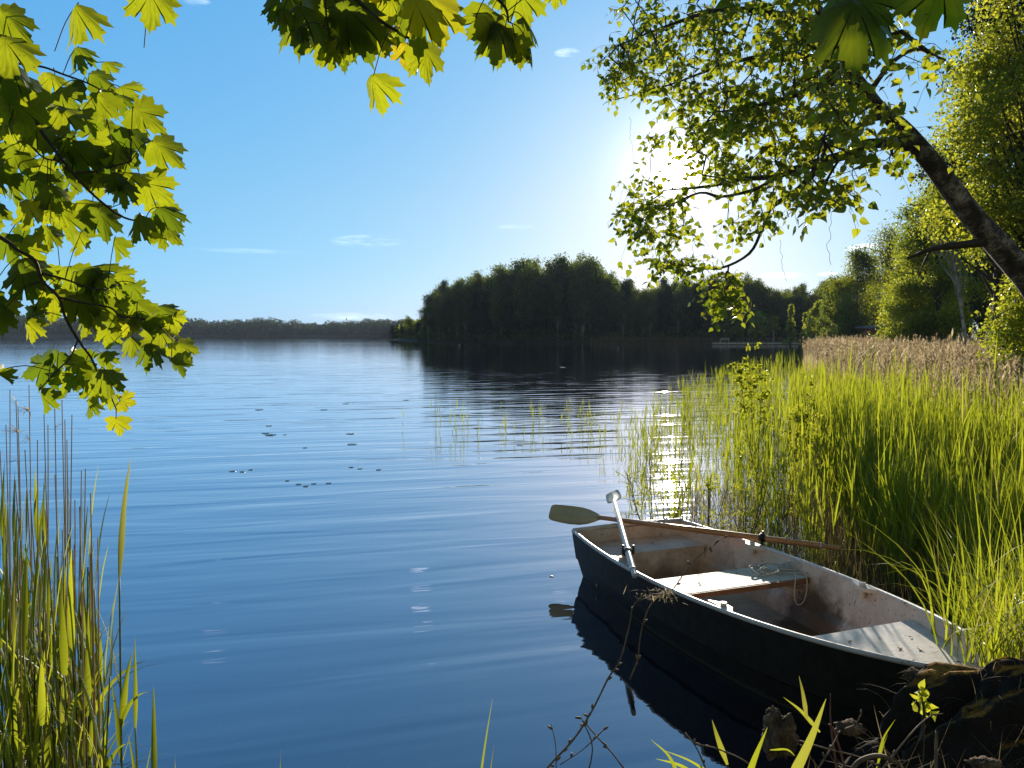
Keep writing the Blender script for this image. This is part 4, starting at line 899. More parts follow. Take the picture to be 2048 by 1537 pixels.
area([(1610, 320), (1720, 300), (1740, 340), (1700, 400), (1660, 420), (1600, 390)], 30, .5, -.5)
area([(1740, 200), (1820, 240), (1860, 300), (1800, 290)], 10, .3)
area([(1770, 60), (1850, 60), (1900, 130), (1880, 160), (1800, 110)], 14, .5)
area([(1750, 300), (1800, 320), (1770, 350)], 4, .3)
AT = np.array(AT)
A_, B_, ra_, rb_, ends, nodes = grow(lines + [T_[20:, :]], AT, .0016, .13, gb)
g = Geo(); sticks(g, A_, B_, ra_, rb_, .5, 5)
# drooping twigs with leaves
LP, LD, LS, TA, TB = [], [], [], [], []
for e in ends:
    for _ in range(int(gb.choice([1, 2, 2, 3]))):
        L_ = gb.uniform(.06, .26); a = gb.uniform(0, 6.28); sp = gb.uniform(.3, 1.0); v_ = np.array([math.cos(a) * sp, math.sin(a) * sp, .1 + gb.normal() * .25]); p = e.copy(); st = .038; k = 0
        tone = gb.normal(.5, .16)
        while L_ > 0:
            v_ = v_ * .86 + np.array([0, 0, -.12]) + gb.normal(size=3) * .06; dd = v_ / np.linalg.norm(v_); q = p + dd * st; TA.append(p); TB.append(q)
            if gb.random() < .8:
                s_ = np.cross(dd, (0, 0, 1)) * (1 if k % 2 else -1) + gb.normal(size=3) * .25; s_[2] -= .45; LD.append(s_); LP.append(q + norm(s_) * .012); LS.append(np.clip(tone + gb.normal() * .15, 0, 1))
            p = q; L_ -= st; k += 1
sticks(g, TA, TB, .0011, .0010, .5, 3)
# bare hanging catkin twigs
for px, py, d, n in ((1258, 235, 6.4, 22), (1345, 400, 6.0, 14), (1560, 480, 5.2, 10), (1668, 385, 4.2, 14), (1700, 370, 4.3, 10), (1385, 440, 5.9, 10)):
    p = at(px, py, d)
    for i in range(n): q = p + np.array([gb.normal() * .010, gb.normal() * .01, -.028]); sticks(g, [p], [q], .0014, .0012, .5, 3); p = q
g.build('twigs', M['twig'], birch)
LP, LD, LS = map(np.array, (LP, LD, LS)); g = Geo(); n = len(LP); half = gb.random(n) < .5
for mk, cv in ((half, .25), (~half, -.15)):
    tv, tf = birch_template(cv); h_ = rand_dir(mk.sum(), gb) * .8 + np.array([0, -.5, .5]); inst(g, tv, tf, LP[mk], LD[mk], h_, gb.uniform(.040, .070, mk.sum()), LS[mk])
g.build('foliage', M['birch'], birch)

# maple boughs hanging into the picture
MB_ = {'left': [[(-420, 60, 1.7, .012), (-200, 70, 1.75, .009), (-60, 130, 1.75, .006), (0, 162, 1.75, .0048), (61, 203, 1.75, .0042), (76, 252, 1.75, .0040), (102, 290, 1.76, .0038), (120, 315, 1.76, .0036), (146, 347, 1.78, .0034), (179, 383, 1.8, .003), (217, 416, 1.82, .0028), (249, 436, 1.84, .0024), (287, 445, 1.86, .002)],
         [(146, 347, 1.78, .0028), (190, 343, 1.8, .0026), (234, 331, 1.82, .0022), (262, 324, 1.84, .0018)],
         [(-60, 128, 1.9, .004), (0, 124, 1.95, .0034), (47, 129, 2.0, .003), (88, 135, 2.0, .0028), (126, 149, 2.0, .0026), (176, 167, 2.0, .0022), (211, 186, 2.0, .0018)],
         [(0, 162, 1.75, .003), (12, 185, 1.75, .0026), (26, 234, 1.76, .0024), (53, 281, 1.78, .0022), (88, 316, 1.8, .002), (117, 322, 1.8, .0018)],
         [(-420, 300, 1.7, .011), (-160, 390, 1.72, .007), (0, 475, 1.75, .0046), (36, 501, 1.76, .0042), (70, 522, 1.78, .004), (85, 563, 1.8, .0038), (117, 595, 1.8, .0036), (130, 634, 1.82, .0032), (156, 680, 1.84, .003), (182, 716, 1.86, .0028), (198, 751, 1.86, .0024), (215, 777, 1.88, .002), (233, 820, 1.88, .0016)],
         [(81, 546, 1.8, .0028), (130, 559, 1.84, .0024), (182, 577, 1.86, .002), (215, 579, 1.9, .0016)],
         [(120, 596, 1.8, .003), (172, 607, 1.82, .0026), (221, 616, 1.84, .0024), (244, 634, 1.86, .0022), (303, 642, 1.9, .0018), (345, 680, 1.92, .0014)],
         [(156, 680, 1.84, .0022), (140, 716, 1.84, .002), (114, 742, 1.84, .0018), (78, 781, 1.85, .0014)],
         [(-300, 330, 1.9, .006), (-60, 300, 1.95, .004), (0, 345, 1.95, .0030), (60, 400, 1.95, .0026), (110, 440, 2.0, .002)]],
       'top': [[(540, -420, 1.5, .012), (600, -240, 1.55, .009), (660, -90, 1.6, .006), (705, -10, 1.6, .0045), (762, 42, 1.62, .0034), (800, 66, 1.64, .003), (836, 88, 1.66, .0024), (852, 98, 1.66, .0018)],
         [(660, -90, 1.6, .005), (650, -20, 1.6, .003), (655, 60, 1.6, .002)],
         [(600, -240, 1.55, .005), (590, -60, 1.6, .003), (585, 0, 1.6, .002)]],
       'high': [[(860, -360, 1.5, .010), (930, -160, 1.55, .006), (975, -30, 1.58, .004), (1010, 15, 1.6, .003), (1017, 45, 1.6, .002)], [(930, -160, 1.55, .004), (880, -60, 1.55, .003)]],
       'right': [[(1500, -520, 1.0, .010), (1620, -260, 1.05, .006), (1700, -80, 1.1, .004), (1712, -20, 1.1, .003)], [(1620, -260, 1.05, .005), (1800, -120, 1.1, .003), (1855, -50, 1.12, .0025)]]}
# hand-placed leaves: centre px, py, width in px, turn (0 hangs down, + tip to the right), template, depth, tone
ML = {'left': [(145, 38, 118, 3, 2, 1.55, .8), (300, 18, 112, -4, 0, 1.5, .8), (30, 52, 100, 40, 2, 1.5, .6), (10, 110, 130, 10, 0, 1.45, .75), (20, 150, 90, 20, 3, 1.5, .2), (45, 190, 110, 0, 1, 1.6, .7), (120, 240, 105, 18, 0, 1.7, .75),
       (40, 235, 120, 5, 0, 1.6, .85), (150, 105, 62, 10, 3, 2.0, .3), (95, 165, 66, -20, 0, 2.0, .95), (135, 160, 70, -80, 3, 1.95, .1), (205, 160, 60, 60, 2, 2.0, .3), (215, 128, 48, 60, 1, 2.1, .5), (255, 185, 75, 60, 0, 2.0, .6), (235, 200, 60, 30, 3, 1.9, .15), (205, 215, 70, 10, 0, 1.95, .6),
       (165, 245, 66, 0, 1, 1.9, .35), (300, 240, 92, 55, 0, 1.9, .75), (335, 305, 88, 50, 1, 1.9, .8), (260, 290, 76, 5, 3, 1.85, .1), (150, 320, 95, 5, 3, 1.8, .05), (110, 275, 90, -75, 1, 1.8, .25), (250, 360, 100, 35, 0, 1.85, .85), (195, 370, 66, -10, 0, 1.85, .7), (240, 380, 60, 10, 3, 1.8, .15), (315, 385, 100, 48, 0, 1.9, .9),
       (50, 430, 96, -12, 0, 1.8, .9), (115, 425, 88, 25, 0, 1.85, .95), (178, 425, 84, 5, 0, 1.85, .7), (110, 390, 70, 40, 3, 1.8, .15), (330, 425, 70, 60, 3, 1.85, .1), (290, 470, 78, 0, 2, 1.88, .75), (345, 470, 84, 45, 0, 1.9, .8), (205, 450, 86, 15, 1, 1.8, .25), (155, 485, 70, -10, 0, 1.9, .8), (95, 475, 62, 10, 2, 1.9, .6), (265, 450, 70, -20, 1, 1.8, .3),
       (20, 330, 84, -30, 1, 1.8, .4), (60, 370, 84, 20, 3, 1.85, .15), (20, 380, 80, 0, 2, 1.9, .35), (15, 270, 90, -20, 0, 1.9, .8), (80, 340, 80, 35, 0, 1.95, .7), (30, 560, 90, -25, 3, 1.8, .1), (60, 540, 80, 35, 1, 1.85, .35), (65, 510, 80, 30, 0, 1.9, .75),
       (15, 625, 60, 0, 0, 1.8, .85), (55, 660, 62, 10, 2, 1.85, .98), (105, 610, 84, -2, 0, 1.9, .9), (70, 635, 50, -15, 4, 1.9, .4), (170, 545, 110, 75, 1, 1.9, .3), (150, 560, 74, 15, 0, 1.95, .6), (195, 560, 74, 40, 3, 1.9, .2), (250, 555, 56, 55, 0, 2.0, .75), (165, 640, 84, -12, 2, 1.9, .65), (215, 635, 90, 0, 0, 1.95, .45), (190, 600, 70, 20, 1, 1.95, .3), (262, 590, 66, 60, 2, 1.95, .35), (265, 625, 70, 70, 0, 1.95, .75),
       (250, 655, 64, -3, 0, 1.9, 1.0), (215, 680, 62, -12, 0, 1.9, .75), (262, 690, 60, 8, 2, 1.95, .65), (330, 625, 60, 60, 1, 1.98, .25), (348, 650, 64, 30, 5, 1.98, .95), (318, 680, 78, 12, 0, 1.95, .75), (292, 700, 62, 0, 3, 1.9, .2), (370, 705, 66, 40, 0, 1.98, .97), (355, 740, 66, 18, 4, 1.95, .2),
       (65, 735, 96, -80, 1, 1.9, .1), (110, 722, 50, -20, 3, 1.9, .1), (150, 735, 84, -5, 2, 1.9, .3), (205, 722, 54, 30, 1, 1.9, .4), (135, 775, 66, -25, 2, 1.92, .6), (225, 760, 52, 40, 0, 1.95, .75), (185, 790, 70, 0, 0, 1.92, .65), (175, 815, 46, -20, 1, 1.95, .35), (80, 805, 74, -15, 2, 1.9, .4), (218, 805, 44, 0, 0, 1.95, .8), (256, 805, 48, 75, 5, 1.95, 1.0), (235, 855, 54, 2, 0, 1.95, 1.0), (5, 760, 56, 10, 2, 1.7, .6),
       (178, 760, 60, 5, 3, 1.95, .15), (100, 560, 76, 5, 0, 1.98, .7), (15, 495, 74, 10, 3, 1.9, .2), (225, 500, 66, -5, 2, 1.95, .5)],
      'top': [(590, 25, 120, -10, 3, 1.6, .15), (565, 40, 60, -5, 2, 1.6, .3), (640, 35, 130, 10, 1, 1.65, .2), (600, 70, 40, -5, 4, 1.6, .3), (640, 90, 84, -15, 2, 1.65, .5), (690, 80, 110, 8, 0, 1.62, .45), (685, 105, 70, 15, 3, 1.66, .2), (700, 40, 120, 20, 3, 1.58, .08), (760, 85, 96, 15, 0, 1.7, .75), (735, 60, 84, -8, 3, 1.65, .35), (745, 178, 92, 0, 1, 1.6, .8), (812, 110, 74, 0, 0, 1.72, .9), (855, 128, 92, 12, 0, 1.64, .8),
       (820, 62, 60, 5, 0, 1.75, 1.0), (830, 30, 110, -10, 3, 1.55, .12), (875, 40, 130, 6, 0, 1.58, .85), (780, 20, 90, 0, 0, 1.7, .7), (660, 120, 60, -5, 0, 1.66, .55), (545, 15, 60, -20, 1, 1.6, .2)],
      'high': [(960, 45, 120, -25, 0, 1.6, .6), (990, 60, 96, -8, 3, 1.58, .1), (1005, 95, 96, -6, 2, 1.6, .65), (1032, 110, 84, 4, 0, 1.62, .7), (1045, 15, 110, 14, 0, 1.65, .65), (1060, 60, 78, 25, 4, 1.6, .35), (1062, 105, 56, 8, 4, 1.6, .5), (1112, -4, 50, 0, 0, 1.6, .8)],
      'right': [(1712, 40, 170, -12, 1, 1.08, .35), (1755, 20, 120, 20, 0, 1.1, .45), (1868, 14, 160, -4, 0, 1.05, .84), (1690, -20, 110, -30, 3, 1.14, .2)]}
FILL = {'left': [([(0, 150), (120, 130), (240, 180), (280, 260), (330, 330), (340, 400), (300, 480), (170, 470), (60, 490), (0, 480)], 26), ([(60, 530), (200, 545), (270, 590), (330, 650), (280, 680), (200, 640), (110, 590)], 7), ([(110, 720), (200, 720), (220, 780), (150, 790)], 2),
                 ([(-260, 40), (0, 60), (0, 640), (-260, 520)], 70)],
        'top': [([(545, 0), (720, 0), (740, 90), (650, 100), (570, 50)], 9), ([(500, -200), (900, -200), (890, 0), (540, 0)], 26)], 'high': [([(960, -100), (1080, -100), (1060, 60), (990, 60)], 8)], 'right': [([(1640, -220), (1900, -220), (1880, -120), (1680, -120)], 3)]}
mtr = np.array([-2.6, -.5, hgt(-2.6, -.5)])
maple = empty('maple_tree', mtr, 'maple with big backlit yellow green leaves hanging into the top and left', 'tree')
g = Geo(); tp = smooth_line([(*(mtr + (0, 0, -.3)), .26), (*(mtr + (.03, 0, .5)), .2), (*(mtr + (.1, .05, 1.8)), .17), (*(mtr + (.1, .1, 3.0)), .15), (*(mtr + (.0, .2, 4.6)), .11), (*(mtr + (-.1, .2, 6.5)), .05)], 5)
tube(g, tp[:, :3], tp[:, 3], 14, .5, rough=.15); g.build('trunk', M['trunk_dark'], maple, smooth=True)
gm = np.random.default_rng(17)
for key in ('left', 'top', 'high', 'right'):
    g = Geo(); ln = [skel(b_) for b_ in MB_[key]]; first = ln[0][0]; start = tp[{'left': 12, 'top': 17, 'high': 18, 'right': 20}[key]]
    if key == 'left': roots = [ln[0][0], ln[4][0], ln[8][0]]
    else: roots = [ln[0][0]]
    for r0 in roots:
        arc = [start, start * .5 + r0 * .5 + np.array([0, 0, .25, 0]), r0]; arc[1][3] = (r0[3] + .03) * .6; arc[0] = np.array([*start[:3], .035]); l = smooth_line(arc, 6); tube(g, l[:, :3], l[:, 3], 8)
    for l in ln: tube(g, l[:, :3], l[:, 3], 7, .5, rough=.2)
    wood = np.concatenate([l[:, :3] for l in ln]); leaves = list(ML[key])
    for poly, n in FILL[key]:
        for x, y in scatter(poly, n, gm): leaves.append((x, y, gm.uniform(58, 92), gm.normal() * 40, int(gm.integers(0, 6)), 1.9 + gm.normal() * .12 if key == 'left' else 1.72 + gm.normal() * .08, float(np.clip(gm.normal(.45, .25), 0, 1))))
    fo = Geo()
    for (x, y, wp, turn, tpl, d, tone) in leaves:
        sz = wp / F * d * .93; a = R(turn); tip = np.array([math.sin(a), 0, -math.cos(a)]); tv, tf, uvq = MAPLE[tpl]
        tilt = gm.normal() * .35 + (.5 if tpl in (1, 3) else .1); tip = tip + np.array([0, -1, 0]) * tilt + gm.normal(size=3) * .08; tip /= np.linalg.norm(tip)
        nh = np.array([gm.normal() * .35, -1.0, .35 + .6 * (tpl == 3)]); c = at(x, y, d); base = c - tip * sz * .42
        inst(fo, tv, tf, base[None], tip[None], nh[None], [sz * gm.uniform(.98, 1.1)], np.array([tone]), uvq)
        dd = np.linalg.norm(wood - base, axis=1); near = wood[dd.argmin()]; L_ = dd.min(); mx = .14
        if L_ > mx: near = base + (near - base) * mx / L_
        mid = (base + near) / 2 + np.array([0, 0, .012]); pl = smooth_line([near, mid, base, base + tip * sz * .03], 3); tube(g, pl, .0011, 4, .5, False)
    bo = g.build('bough', M['twig'], maple, smooth=True); fo.build('leaves', M['maple'], bo, smooth=True)

# shrubs in the shallows
def sapling(name, loc, H, stems, nodes_, nleaf, ls, seed, label, spread=.25, low=.25, droop=.3, mat='bushy', leaf='w', cat='shrub'):
    g0 = np.random.default_rng(seed); o = empty(name, loc, label, cat); g = Geo(); fo = Geo(); L0 = np.array(loc, float)
    for s in range(stems):
        a = g0.uniform(0, 6.28); r = spread * (s > 0) * g0.uniform(.4, 1); top = L0 + np.array([math.cos(a) * r, math.sin(a) * r, H * (g0.uniform(.75, 1) if low < .7 else g0.uniform(.93, 1))])
        P = smooth_line([L0, L0 * .6 + top * .4 + np.array([math.cos(a), math.sin(a), 0]) * .03, top], 5); tube(g, P, np.linspace(.006, .002, len(P)), 5)
        for k in range(nodes_):
            t = g0.uniform(low, 1); ti = t * (len(P) - 1.001); p = P[int(ti)] * (1 - ti % 1) + P[int(ti) + 1] * (ti % 1); b_ = g0.uniform(0, 6.28); q = p + np.array([math.cos(b_), math.sin(b_), g0.uniform(0, .9)]) * spread * g0.uniform(.2, .7) * (1.25 - .6 * t)
            sticks(g, [p], [q], .002, .001, .5, 3); n = nleaf; pos = p + (q - p) * g0.uniform(.25, 1.1, (n, 1)) + g0.normal(size=(n, 3)) * .008
            td = norm(q - p)[None] * .5 + rand_dir(n, g0); td[:, 2] -= droop; nh = rand_dir(n, g0) * np.array([1, 1, .4]); tv, tf = birch_template(.2); tv = tv * np.array([.75 if leaf == 'w' else .32, 1, 1])
            inst(fo, tv, tf, pos, td, nh, ls * g0.uniform(.6, 1.2, n), np.clip(g0.normal(.6, .2, n), 0, 1))
    g.build('stem', M['twig'], o); fo.build('foliage', M[mat], o); return o
def wl(px, d): return np.array([(px - 1024) / F * d, d, -.02])
sapling('alder_sapling', wl(1526, 9.0), 1.80, 3, 26, 7, .058, 1, 'tall leafy sapling rising above the water edge of the reeds', .30, .66)
sapling('alder_sapling', wl(1600, 8.6), 1.45, 3, 12, 10, .055, 2, 'shorter leafy sapling in the reeds right of the tall one', .25, .55)
sapling('alder_sapling', wl(1640, 9.4), 1.30, 3, 10, 10, .055, 12, 'low leafy sapling half hidden in the reeds', .3, .5)
sapling('willow_shrub', wl(1338, 6.9), .78, 6, 10, 9, .045, 3, 'light green small-leaved willow in the water left of the sun glints', .30, .15, leaf='n')
sapling('willow_shrub', wl(1300, 7.2), .80, 3, 9, 8, .042, 4, 'thin willow shoot leaning left over the water', .34, .4, leaf='n')
sapling('willow_shrub', wl(1420, 7.0), .62, 5, 10, 9, .045, 5, 'low willow shrub right of the sun glints behind the boat', .30, .1, leaf='n')
sapling('willow_shrub', wl(1500, 6.8), .70, 5, 10, 9, .045, 6, 'low leafy shrub behind the tan oar shaft', .34, .1, leaf='n')
sapling('willow_shrub', wl(1560, 7.4), .85, 5, 10, 9, .048, 7, 'leafy shrub among the thin reeds above the oar handle', .34, .2, leaf='n')
sapling('willow_shrub', wl(1250, 6.4), .34, 3, 6, 6, .038, 8, 'tiny sprig in the water beside the raised oar blade', .20, .3, leaf='n')

# ------------------------------------------------------------------ bank in the foreground
def rock(name, c, rad, sc, mat, seed, label, cat, amp=.28, sub=40, freq=1.6):
    V = []; nu, nv = sub, sub // 2
    for j in range(nv + 1):
        for i in range(nu):
            th = math.pi * j / nv; ph = 2 * math.pi * i / nu; d = Vector((math.sin(th) * math.cos(ph), math.sin(th) * math.sin(ph), math.cos(th)))
            if name: m_ = (abs(d.x) ** 3 + abs(d.y) ** 3 + abs(d.z) ** 3) ** (1 / 3); d = d / m_
            q = d * freq + Vector((seed, 0, 0)); r = 1 + amp * noise.noise(q) + amp * .45 * noise.noise(q * 2.7) + amp * .18 * noise.noise(q * 7)
            V.append((c[0] + d.x * r * rad * sc[0], c[1] + d.y * r * rad * sc[1], c[2] + d.z * r * rad * sc[2]))
    f = [(j * nu + i, (j + 1) * nu + i, (j + 1) * nu + (i + 1) % nu, j * nu + (i + 1) % nu) for j in range(nv) for i in range(nu)]
    g = Geo(); g.add(V, f); return g
def mossy_mat():
    m, t, out = new_mat('mossy_earth'); geo = t.new('ShaderNodeNewGeometry'); nz = t.sep(geo.outputs['Normal'])[2]; pos = geo.outputs['Position']
    n = t.noise(pos, 9, 7, .7); n2 = t.noise(pos, 60, 4, .7); earth = t.ramp(n, [(.35, (.006, .004, .003)), (.6, (.02, .014, .010)), (.78, (.06, .045, .033))])
    moss = t.ramp(n2, [(.35, (.20, .09, .008)), (.65, (.52, .25, .02))]); k = t.m('MULTIPLY', t.m('SUBTRACT', t.m('ADD', nz, t.m('MULTIPLY', n, .5)), 1.06), 7.0, clamp=True)  # moss on upward faces, the warm sunlit edge put into its orange
    p = t.new('ShaderNodeBsdfPrincipled', Roughness=.95); t.put(t.mix(k, earth, moss), p.inputs['Base Color']); b = t.new('ShaderNodeBump', Strength=1, Distance=.03)
    t.put(t.m('ADD', n, t.m('MULTIPLY', n2, .4)), b.inputs['Height']); t.l.new(b.outputs[0], p.inputs['Normal']); t.l.new(p.outputs[0], out.inputs[0]); return m
M['moss'] = mossy_mat(); M['stone'] = solid('rough_stone', [(.04, .024, .014), (.15, .095, .055), (.34, .24, .15)], 22, .95, bump=.02)
M['twiglight'] = solid('dry_twig', [(.09, .05, .028), (.27, .18, .11)], 40, .8); M['redtwig'] = solid('red_stalk', [(.13, .045, .025), (.26, .10, .05)], 25, .6)
mound = rock('mossy_hummock', (2.01, 2.50, .0), 1.0, (.84, .30, .775), M['moss'], 4.2, '', '', .13, 150, 2.4)
tag(mound.build('mossy_hummock', M['moss'], smooth=True, loc=(2.06, 2.5, 0)), 'dark earth hummock topped with moss in painted sunlit orange at the bow of the boat', 'hummock')
c = at(1560, 1468, 2.3); g = rock('x', c, .058, (.75, .8, 1.1), None, 9.1, '', '', .5, 60, 1.7); tag(g.build('stump', M['stone'], smooth=True, loc=c), 'upright brown weathered block at the waterline left of the dead stalks', 'stump')
for i, (px, py, d, r, lab) in enumerate(((1700, 1456, 2.42, .034, 'pale flat stone among the dead stalks under the boat'), (1835, 1352, 2.62, .035, 'small dark stone lodged between boat and hummock'), (1970, 1530, 2.1, .03, 'small pale pebble in the bottom right corner'))):
    c = at(px, py, d); g = rock('', c, r, (1.3, .9, .55), None, 20 + i, '', '', .6, 28, 2.2); tag(g.build('stone', M['stone'], smooth=True, loc=c), lab, 'stone')
# low bank fill so the stalks stand on ground
def twig(rows, mat, name, label, buds=0, seed=0, cat='twig', group=None, k=5):
    g0 = np.random.default_rng(seed); l = skel(rows); g = Geo(); tube(g, l[:, :3], l[:, 3] * .72, 6, .5, rough=.4)
    for _ in range(buds):
        i = g0.integers(2, len(l)); p = l[i, :3]; dv = l[i, :3] - l[i - 1, :3]; dv = norm(dv) + g0.normal(size=3) * .7; tube(g, [p, p + norm(dv) * .008, p + norm(dv) * .016], [.0022, .0036, .0012], 6)
    return tag(g.build(name, M[mat], smooth=True, loc=l[0, :3]), label, cat, group)
twig([(1060, 1580, 1.9, .0042), (1100, 1530, 1.92, .0040), (1150, 1475, 1.95, .0038), (1185, 1420, 2.0, .0036), (1215, 1360, 2.03, .0034), (1240, 1320, 2.05, .0030), (1258, 1255, 2.08, .0028), (1268, 1210, 2.1, .0026), (1300, 1190, 2.1, .0022), (1340, 1190, 2.12, .0016)], 'twiglight', 'bare_twig', 'long bare twig curving up from the bottom edge past the hull', 14, 1)
twig([(1260, 1360, 2.1, .0028), (1275, 1320, 2.1, .0028), (1283, 1260, 2.12, .0026), (1305, 1205, 2.14, .0024), (1345, 1180, 2.16, .0022), (1380, 1130, 2.2, .0020), (1420, 1095, 2.24, .0018), (1460, 1068, 2.28, .0012)], 'twiglight', 'bare_twig', 'bare budded twig reaching up across the boat to the tan oar', 14, 2)
g = Geo(); c = at(1325, 1190, 2.12); gg = np.random.default_rng(8); n = 90; blades(g, c + gg.normal(size=(n, 3)) * np.array([.035, .01, .008]), gg.uniform(0, 6.28, n), gg.uniform(.8, 2.2, n), gg.uniform(-.5, .8, n), gg.uniform(.012, .035, n), .003, 3, gg.uniform(.5, 1, n), 'leaf')
tag(g.build('lichen_tuft', M['plume'], loc=c), 'pale fluffy tuft caught where the two bare twigs cross', 'tuft')
for i, (rows, mat, lab) in enumerate((
    ([(1160, 1600, 2.0, .003), (1185, 1500, 2.0, .003), (1163, 1437, 2.0, .002)], 'twiglight', 'thin grey twig leaning left below the hull reflection'),
    ([(1290, 1600, 1.95, .003), (1235, 1520, 1.97, .003), (1195, 1475, 1.98, .0026), (1160, 1435, 2.0, .0018)], 'twiglight', 'grey twig with a branching tip beside the long bare twig'),
    ([(1120, 1530, 1.95, .002), (1165, 1500, 1.96, .002), (1207, 1460, 1.97, .0026)], 'twiglight', 'short budded side twig at the bottom edge'),
    ([(1110, 1600, 1.9, .002), (1112, 1500, 1.9, .002), (1102, 1447, 1.9, .0014)], 'twiglight', 'thin upright twig nearest the open water'),
    ([(1680, 1600, 2.2, .005), (1668, 1500, 2.25, .005), (1661, 1440, 2.3, .004), (1661, 1388, 2.32, .002)], 'redtwig', 'upright reddish dead stalk under the boat'),
    ([(1700, 1580, 2.2, .005), (1680, 1500, 2.25, .005), (1665, 1455, 2.28, .005)], 'redtwig', 'short thick reddish stalk behind the brightest grass blade'),
    ([(1610, 1580, 2.1, .004), (1660, 1500, 2.15, .0035), (1680, 1462, 2.2, .002)], 'twiglight', 'dry stem slanting right among the dead stalks'),
    ([(1750, 1560, 2.1, .004), (1820, 1470, 2.15, .0035), (1860, 1433, 2.2, .003), (1886, 1428, 2.2, .002)], 'twiglight', 'long tan twig slanting up right with a bent tip'),
    ([(1870, 1580, 2.1, .006), (1872, 1520, 2.12, .006), (1873, 1462, 2.15, .005)], 'twiglight', 'short upright tan peg-like stalk in the bottom right'),
    ([(1590, 1480, 2.2, .004), (1650, 1497, 2.2, .0035), (1720, 1515, 2.2, .003), (1760, 1535, 2.2, .003)], 'twiglight', 'dry stalk lying flat across the bottom stalks'),
    ([(1690, 1460, 2.3, .005), (1710, 1450, 2.3, .004), (1722, 1430, 2.3, .003)], 'twiglight', 'bent brown root end beside the pale flat stone'),
    ([(1560, 1460, 2.3, .003), (1600, 1490, 2.3, .003), (1640, 1540, 2.25, .003)], 'twiglight', 'thin stalk falling from the stump to the bottom edge'),
    ([(1700, 1545, 2.0, .008), (1722, 1520, 2.02, .009), (1760, 1512, 2.05, .009), (1800, 1530, 2.05, .008)], 'twiglight', 'thick curved pale root at the bottom edge'),
    ([(1420, 1560, 2.1, .003), (1395, 1500, 2.12, .003), (1370, 1465, 2.15, .002)], 'twiglight', 'grey twig leaning left over the tree reflection'),
    ([(1530, 1580, 2.0, .003), (1500, 1530, 2.05, .003), (1440, 1500, 2.1, .003), (1400, 1490, 2.1, .002)], 'twiglight', 'low twig lying left of the stump'))):
    twig(rows, mat, 'dead_stalk', lab, 3, 50 + i, 'stalk')
# big near grass blades
def tiprow(x0, y0, x1, y1, d, w, bend, tone, label, grp='broad grass blades in the near foreground'):
    a, b_ = at(x0, y0, d), at(x1, y1, d * 1.04); P = smooth_line([a, (a + b_) / 2 + np.array([bend, 0, .01]), b_], 6); n = len(P); t = np.linspace(0, 1, n); wv = w * np.minimum(1, .4 + 2.4 * t) * np.clip((1 - t) / .75, 0, 1) ** .8 * .5; wv[-1] = .0004
    T = norm(np.gradient(P, axis=0)); sd = norm(np.cross(T, (0.2, 1, .1))); nn = np.cross(T, sd); V = np.stack([P - sd * wv[:, None] + nn * wv[:, None] * .3, P, P + sd * wv[:, None] + nn * wv[:, None] * .3], 1).reshape(-1, 3)
    f = [(i * 3 + j, i * 3 + j + 1, i * 3 + j + 4, i * 3 + j + 3) for i in range(n - 1) for j in range(2)]
    g = Geo(); g.add(V, f, tone); return tag(g.build('sedge', M['reed'], loc=a, smooth=True), label, 'grass', grp)
for r_ in ((1565, 1590, 1652, 1398, 1.75, .026, .01, .85, 'widest bright grass blade slanting right to a point, bottom right'), (1480, 1600, 1535, 1455, 1.9, .020, .0, .8, 'bright blade left of the widest one, leaning right'),
           (1455, 1530, 1424, 1440, 2.1, .017, -.005, .8, 'short bright blade leaning left under the hull'), (1614, 1440, 1598, 1352, 2.2, .013, .0, .85, 'thin upright bright blade with its tip against the dark hull'),
           (1640, 1465, 1567, 1395, 2.2, .013, .0, .8, 'thin bright blade leaning left from the dead stalks'), (1360, 1560, 1302, 1480, 2.0, .010, .01, .75, 'narrow curved blade at the bottom edge, far left of the tuft'),
           (1400, 1560, 1312, 1518, 2.0, .014, .01, .8, 'arched blade bending left at the bottom edge'), (1440, 1560, 1325, 1500, 2.05, .009, .0, .7, 'narrow blade arching above the bent one'), (955, 1600, 985, 1398, 1.9, .006, .0, .5, 'single thin grey green blade standing in open water at the bottom'),
           (975, 1600, 988, 1492, 1.9, .004, .0, .5, 'short thin blade beside the single grey green one'), (560, 1580, 562, 1500, 1.9, .004, 0, .4, 'tiny thin blade tip at the bottom edge left of centre'), (352, 1580, 350, 1508, 1.9, .005, 0, .5, 'tiny blade tip at the bottom edge near the left reeds'),
           (1755, 1530, 1790, 1440, 2.2, .010, -.01, .7, 'curved green blade beside the long tan twig'), (1752, 1540, 1775, 1470, 2.2, .008, .0, .7, 'shorter blade inside the curved one by the tan twig'), (1540, 1500, 1590, 1512, 2.0, .008, .01, .8, 'low blade arching right from the leaning one')):
    tiprow(*r_)
